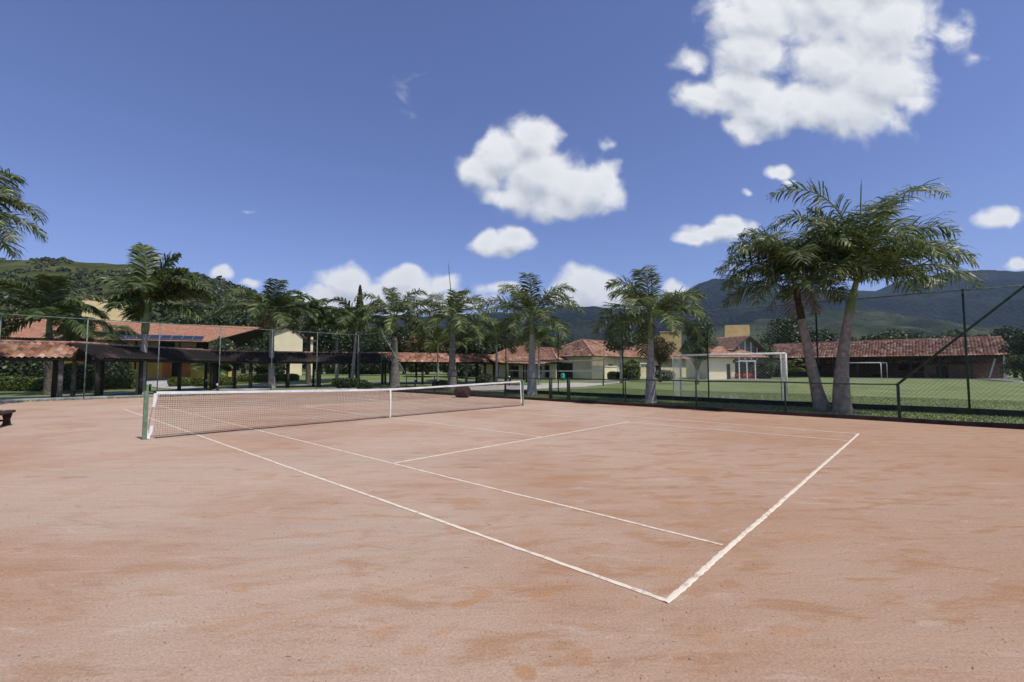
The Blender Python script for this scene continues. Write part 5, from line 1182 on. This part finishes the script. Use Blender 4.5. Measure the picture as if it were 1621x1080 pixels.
shrub('dark shrub mass beside the first walkway corner', 165, 41, 3.2, 2.4, 9, 'leaf_dark', 3400, .09)
shrub('bushy grass-green shrub in front of the walkway, right of the cream house', 550, 36.5, 2.2, 1.0, 10, 'leaf_mid', 2600, .06)
shrub('low weedy shrub beside the slender leaning palm', 573, 37.5, 1.5, .75, 11, 'leaf_mid', 1800, .06)
shrub('small shrub at the foot of the clumped palm', 697, 38, 1.5, .7, 12, 'leaf_mid', 1500, .06)
shrub('dark shrub on the lawn in front of the long building', 432, 54, 3.0, 2.2, 13, 'leaf_dark', 3000, .1)
shrub('dark round shrub on the lawn under the walkway end', 665, 58, 5.5, 2.8, 14, 'leaf_dark', 3800, .13)
shrub('dark shrub bank behind the walkway, right of the thick palm', 735, 60, 6, 2.6, 15, 'leaf_dark', 3800, .13)
shrub('dark shrub bank behind the walkway, left of the thick palm', 600, 62, 6, 3.0, 16, 'leaf_dark', 3800, .13)
shrub('wide dark shrub bank beside the cream house', 540, 64, 6, 3.2, 17, 'leaf_dark', 3800, .13)
shrub('small dark shrub beside the sand, left of the ringed palm', 770, 45, 2.0, 1.1, 18, 'leaf_dark', 1600, .08)
shrub('light green climbing shrub against the khaki house wall', 1000, 62, 3.0, 3.0, 19, 'leaf_lime', 3000, .12)
shrub('grey-leaved shrub in front of the tiled house', 1052, 62, 3.0, 1.5, 20, 'leaf_grey', 2200, .1)
shrub('dark shrub at the corner of the khaki house', 973, 63, 2.0, 1.4, 21, 'leaf_dark', 1500, .1)
shrub('leafy dark shrub between the pergola and the pavilion', 1208, 72, 3.4, 2.9, 22, 'leaf_mid', 2600, .12)
shrub('dark shrub under the left end of the pavilion roof', 1225, 76, 3.4, 2.6, 23, 'leaf_mid', 2600, .12)
for i, (px, Yp, lb) in enumerate(((1312, 88, 'low yellow-green border plant in the pavilion left of the small goal'), (1378, 84, 'low yellow-green border plant seen through the small goal'), (1490, 78, 'low yellow-green border plant in the middle of the pavilion'), (1452, 80, 'low yellow-green border plant beside a pavilion post'))):
    shrub(lb, px, Yp, 3.4, 1.0, 30+i, 'leaf_lime', 1200, .1, 'border_plant', 'yellow-green border plants in the pavilion', 1.0)
tp = [tree_mesh(1, 7.2, 6.4, 1.4, 7500, .16, 'leaf_dark'), tree_mesh(2, 8.5, 6.0, 2.0, 7500, .16, 'leaf_mid'), tree_mesh(3, 6.0, 6.6, 1.0, 7000, .17, 'leaf_mid'), tree_mesh(4, 9.0, 7.4, 1.6, 8500, .18, 'leaf_dark'), tree_mesh(5, 6.2, 5.2, 1.2, 6000, .15, 'leaf_rust')]
used = [False]*5
TREES = [  # px, Y, height, kind, where
 (300, 92, 12.0, 3, 'behind the solar-panel roof, left'), (345, 95, 13.0, 1, 'behind the right end of the solar-panel roof'), (385, 88, 11.5, 3, 'at the hill foot left of the cream-house palm'),
 (258, 96, 12.0, 1, 'on the hill foot just right of the tall pale palm'), (180, 90, 12.0, 3, 'on the hill foot behind the ochre tower'), (95, 82, 12.0, 0, 'between the left palms and the ochre tower'), (30, 80, 11.0, 3, 'at the hill foot behind the cottage roof'), (-25, 78, 11.0, 1, 'at the far left edge behind the cottage'),
 (415, 84, 10.5, 1, 'behind the cream house, left side'), (507, 74, 8.5, 0, 'right of the cream house balcony'), (548, 78, 8.5, 3, 'behind the slender leaning palm'), (592, 72, 7.6, 1, 'between the spire tree and the dark-trunk palm'),
 (640, 76, 8.3, 3, 'behind the dark-trunk palm crown'), (676, 70, 7.2, 4, 'of rusty colour between two of the row palms'), (712, 78, 8.3, 1, 'behind the spear-leaf palm'), (748, 74, 7.4, 0, 'just right of the spear-leaf palm'),
 (788, 82, 8.6, 3, 'behind the slim white-stemmed palm'), (826, 88, 8.8, 1, 'behind the light orange roof'), (868, 96, 8.2, 3, 'behind the tiled house, left end'), (905, 110, 9.0, 1, 'on the skyline left of the hip roof ridge'), (950, 112, 8.8, 3, 'on the skyline above the hip roof'),
 (1000, 104, 9.5, 2, 'behind the tiled house in the middle'), (1048, 100, 8.0, 1, 'behind the ochre tank block'), (1201, 84, 6.2, 0, 'between the gabled house and the pavilion roof'), (1253, 112, 14.1, 3, 'rising highest behind the left end of the pavilion'),
 (1295, 116, 11.1, 0, 'behind the pavilion roof, left of the leaning palms'), (1345, 118, 10.4, 1, 'behind the pavilion roof, between the leaning palms'), (1398, 116, 10.6, 2, 'behind the pavilion roof, above the small goal'), (1452, 114, 10.4, 3, 'behind the middle of the pavilion roof'), (1505, 112, 10.4, 2, 'behind the pavilion roof, right of the middle'),
 (1556, 108, 10.2, 1, 'behind the right end of the pavilion roof'), (1608, 84, 9.2, 3, 'at the right end of the pavilion'), (1640, 62, 7.2, 0, 'dark against the right edge of the picture'), (1622, 58, 3.6, 2, 'lowest of the trees at the right edge'), (1680, 70, 9.0, 3, 'beyond the right edge of the field'),
]
cols = ['dark green', 'mid green', 'low spreading green', 'broad dark green', 'rusty green']
hs = [7.2, 8.5, 6.0, 9.0, 6.2]
for i, (px, Y, h_, k, where) in enumerate(TREES):
    x, y, z = gnd(px, Y); s = h_/hs[k]; rnd = random.Random(i*7+1)
    put_tree(tp[k], not used[k], (x, y, z-.1), rnd.uniform(0, 6.28), s*rnd.uniform(.92, 1.12), s, 'broadleaf_tree', cols[k]+' tree '+where, 'tree', 'broad-leaved trees behind the buildings'); used[k] = True
# two street-like trees with pale stems
def single(seed, px, Y, h_, cw, th, n, leaf, mat, bark, label, name='broadleaf_tree', lean=0.):
    t = tree_mesh(seed, h_, cw, th, n, leaf, mat, bark, lean); t.name = name; t.location = gnd(px, Y); tag(t, label, 'tree')
single(61, 984, 52, 8.0, 3.9, 3.6, 5200, .12, 'leaf_dark', 'bark_pale', 'slim dark tree with pale stem directly left of the goal-side palm')
single(62, 1104, 48, 6.9, 3.5, 1.6, 5600, .11, 'leaf_mid', 'bark_pale', 'leafy garden tree with pale stem beside the left post of the big goal')
single(64, 1045, 56, 5.8, 3.6, 2.2, 3200, .12, 'leaf_rust', 'bark', 'yellowing tree behind the trunk of the goal-side palm')
single(65, 358, 50, 4.6, 3.6, .8, 3600, .11, 'leaf_mid', 'bark', 'leafy garden tree in front of the roof end of the solar-panel building')
single(66, 408, 52, 4.9, 3.8, .8, 3600, .11, 'leaf_dark', 'bark', 'dark garden tree between the solar-panel building and the cream house')
# dark spire tree
rs = np.random.RandomState(9); t = thing('conifer', 'narrow dark spire-shaped conifer rising between two palms', 'conifer', gnd(567, 45)); Hc = zat(452, 45)-float(gz(*gnd(567,45)[:2]))
m = MB(); m.tube([(0,0,0), (0,0,Hc*.6), (0,0,Hc-.2)], [.14, .09, .02], 8); m.build('trunk', MT['bark_pale'], t, True)
n = 4200; f = rs.rand(n)**.8; a = rs.uniform(0, 6.28, n); r = (.66*(1-f)**.75+.03)*(.6+.45*rs.rand(n)); z = Hc*.42+f*(Hc*.58); P = np.stack([np.cos(a)*r, np.sin(a)*r, z], 1); V, F = leaf_quads(P, np.stack([np.cos(a), np.sin(a), .6+0*a], 1), .085, rs, .5); npmesh('crown', V, F, MT['leaf_dark'], t)

# ================================================================== AIR
hz_ = MB(); hz_.box(-5200, 6200, -300, 5600, -60, 800)
MH = bpy.data.materials.new('haze_air'); MH.use_nodes = True; t_ = MH.node_tree; t_.nodes.clear()
pv = N(t_, 'ShaderNodeVolumePrincipled'); pv.inputs['Color'].default_value = (.52, .72, 1, 1); pv.inputs['Density'].default_value = 7e-5; pv.inputs['Anisotropy'].default_value = .2
oo = N(t_, 'ShaderNodeOutputMaterial'); t_.links.new(pv.outputs[0], oo.inputs['Volume'])
hzo = tag(hz_.build('haze', MH), kind='stuff')
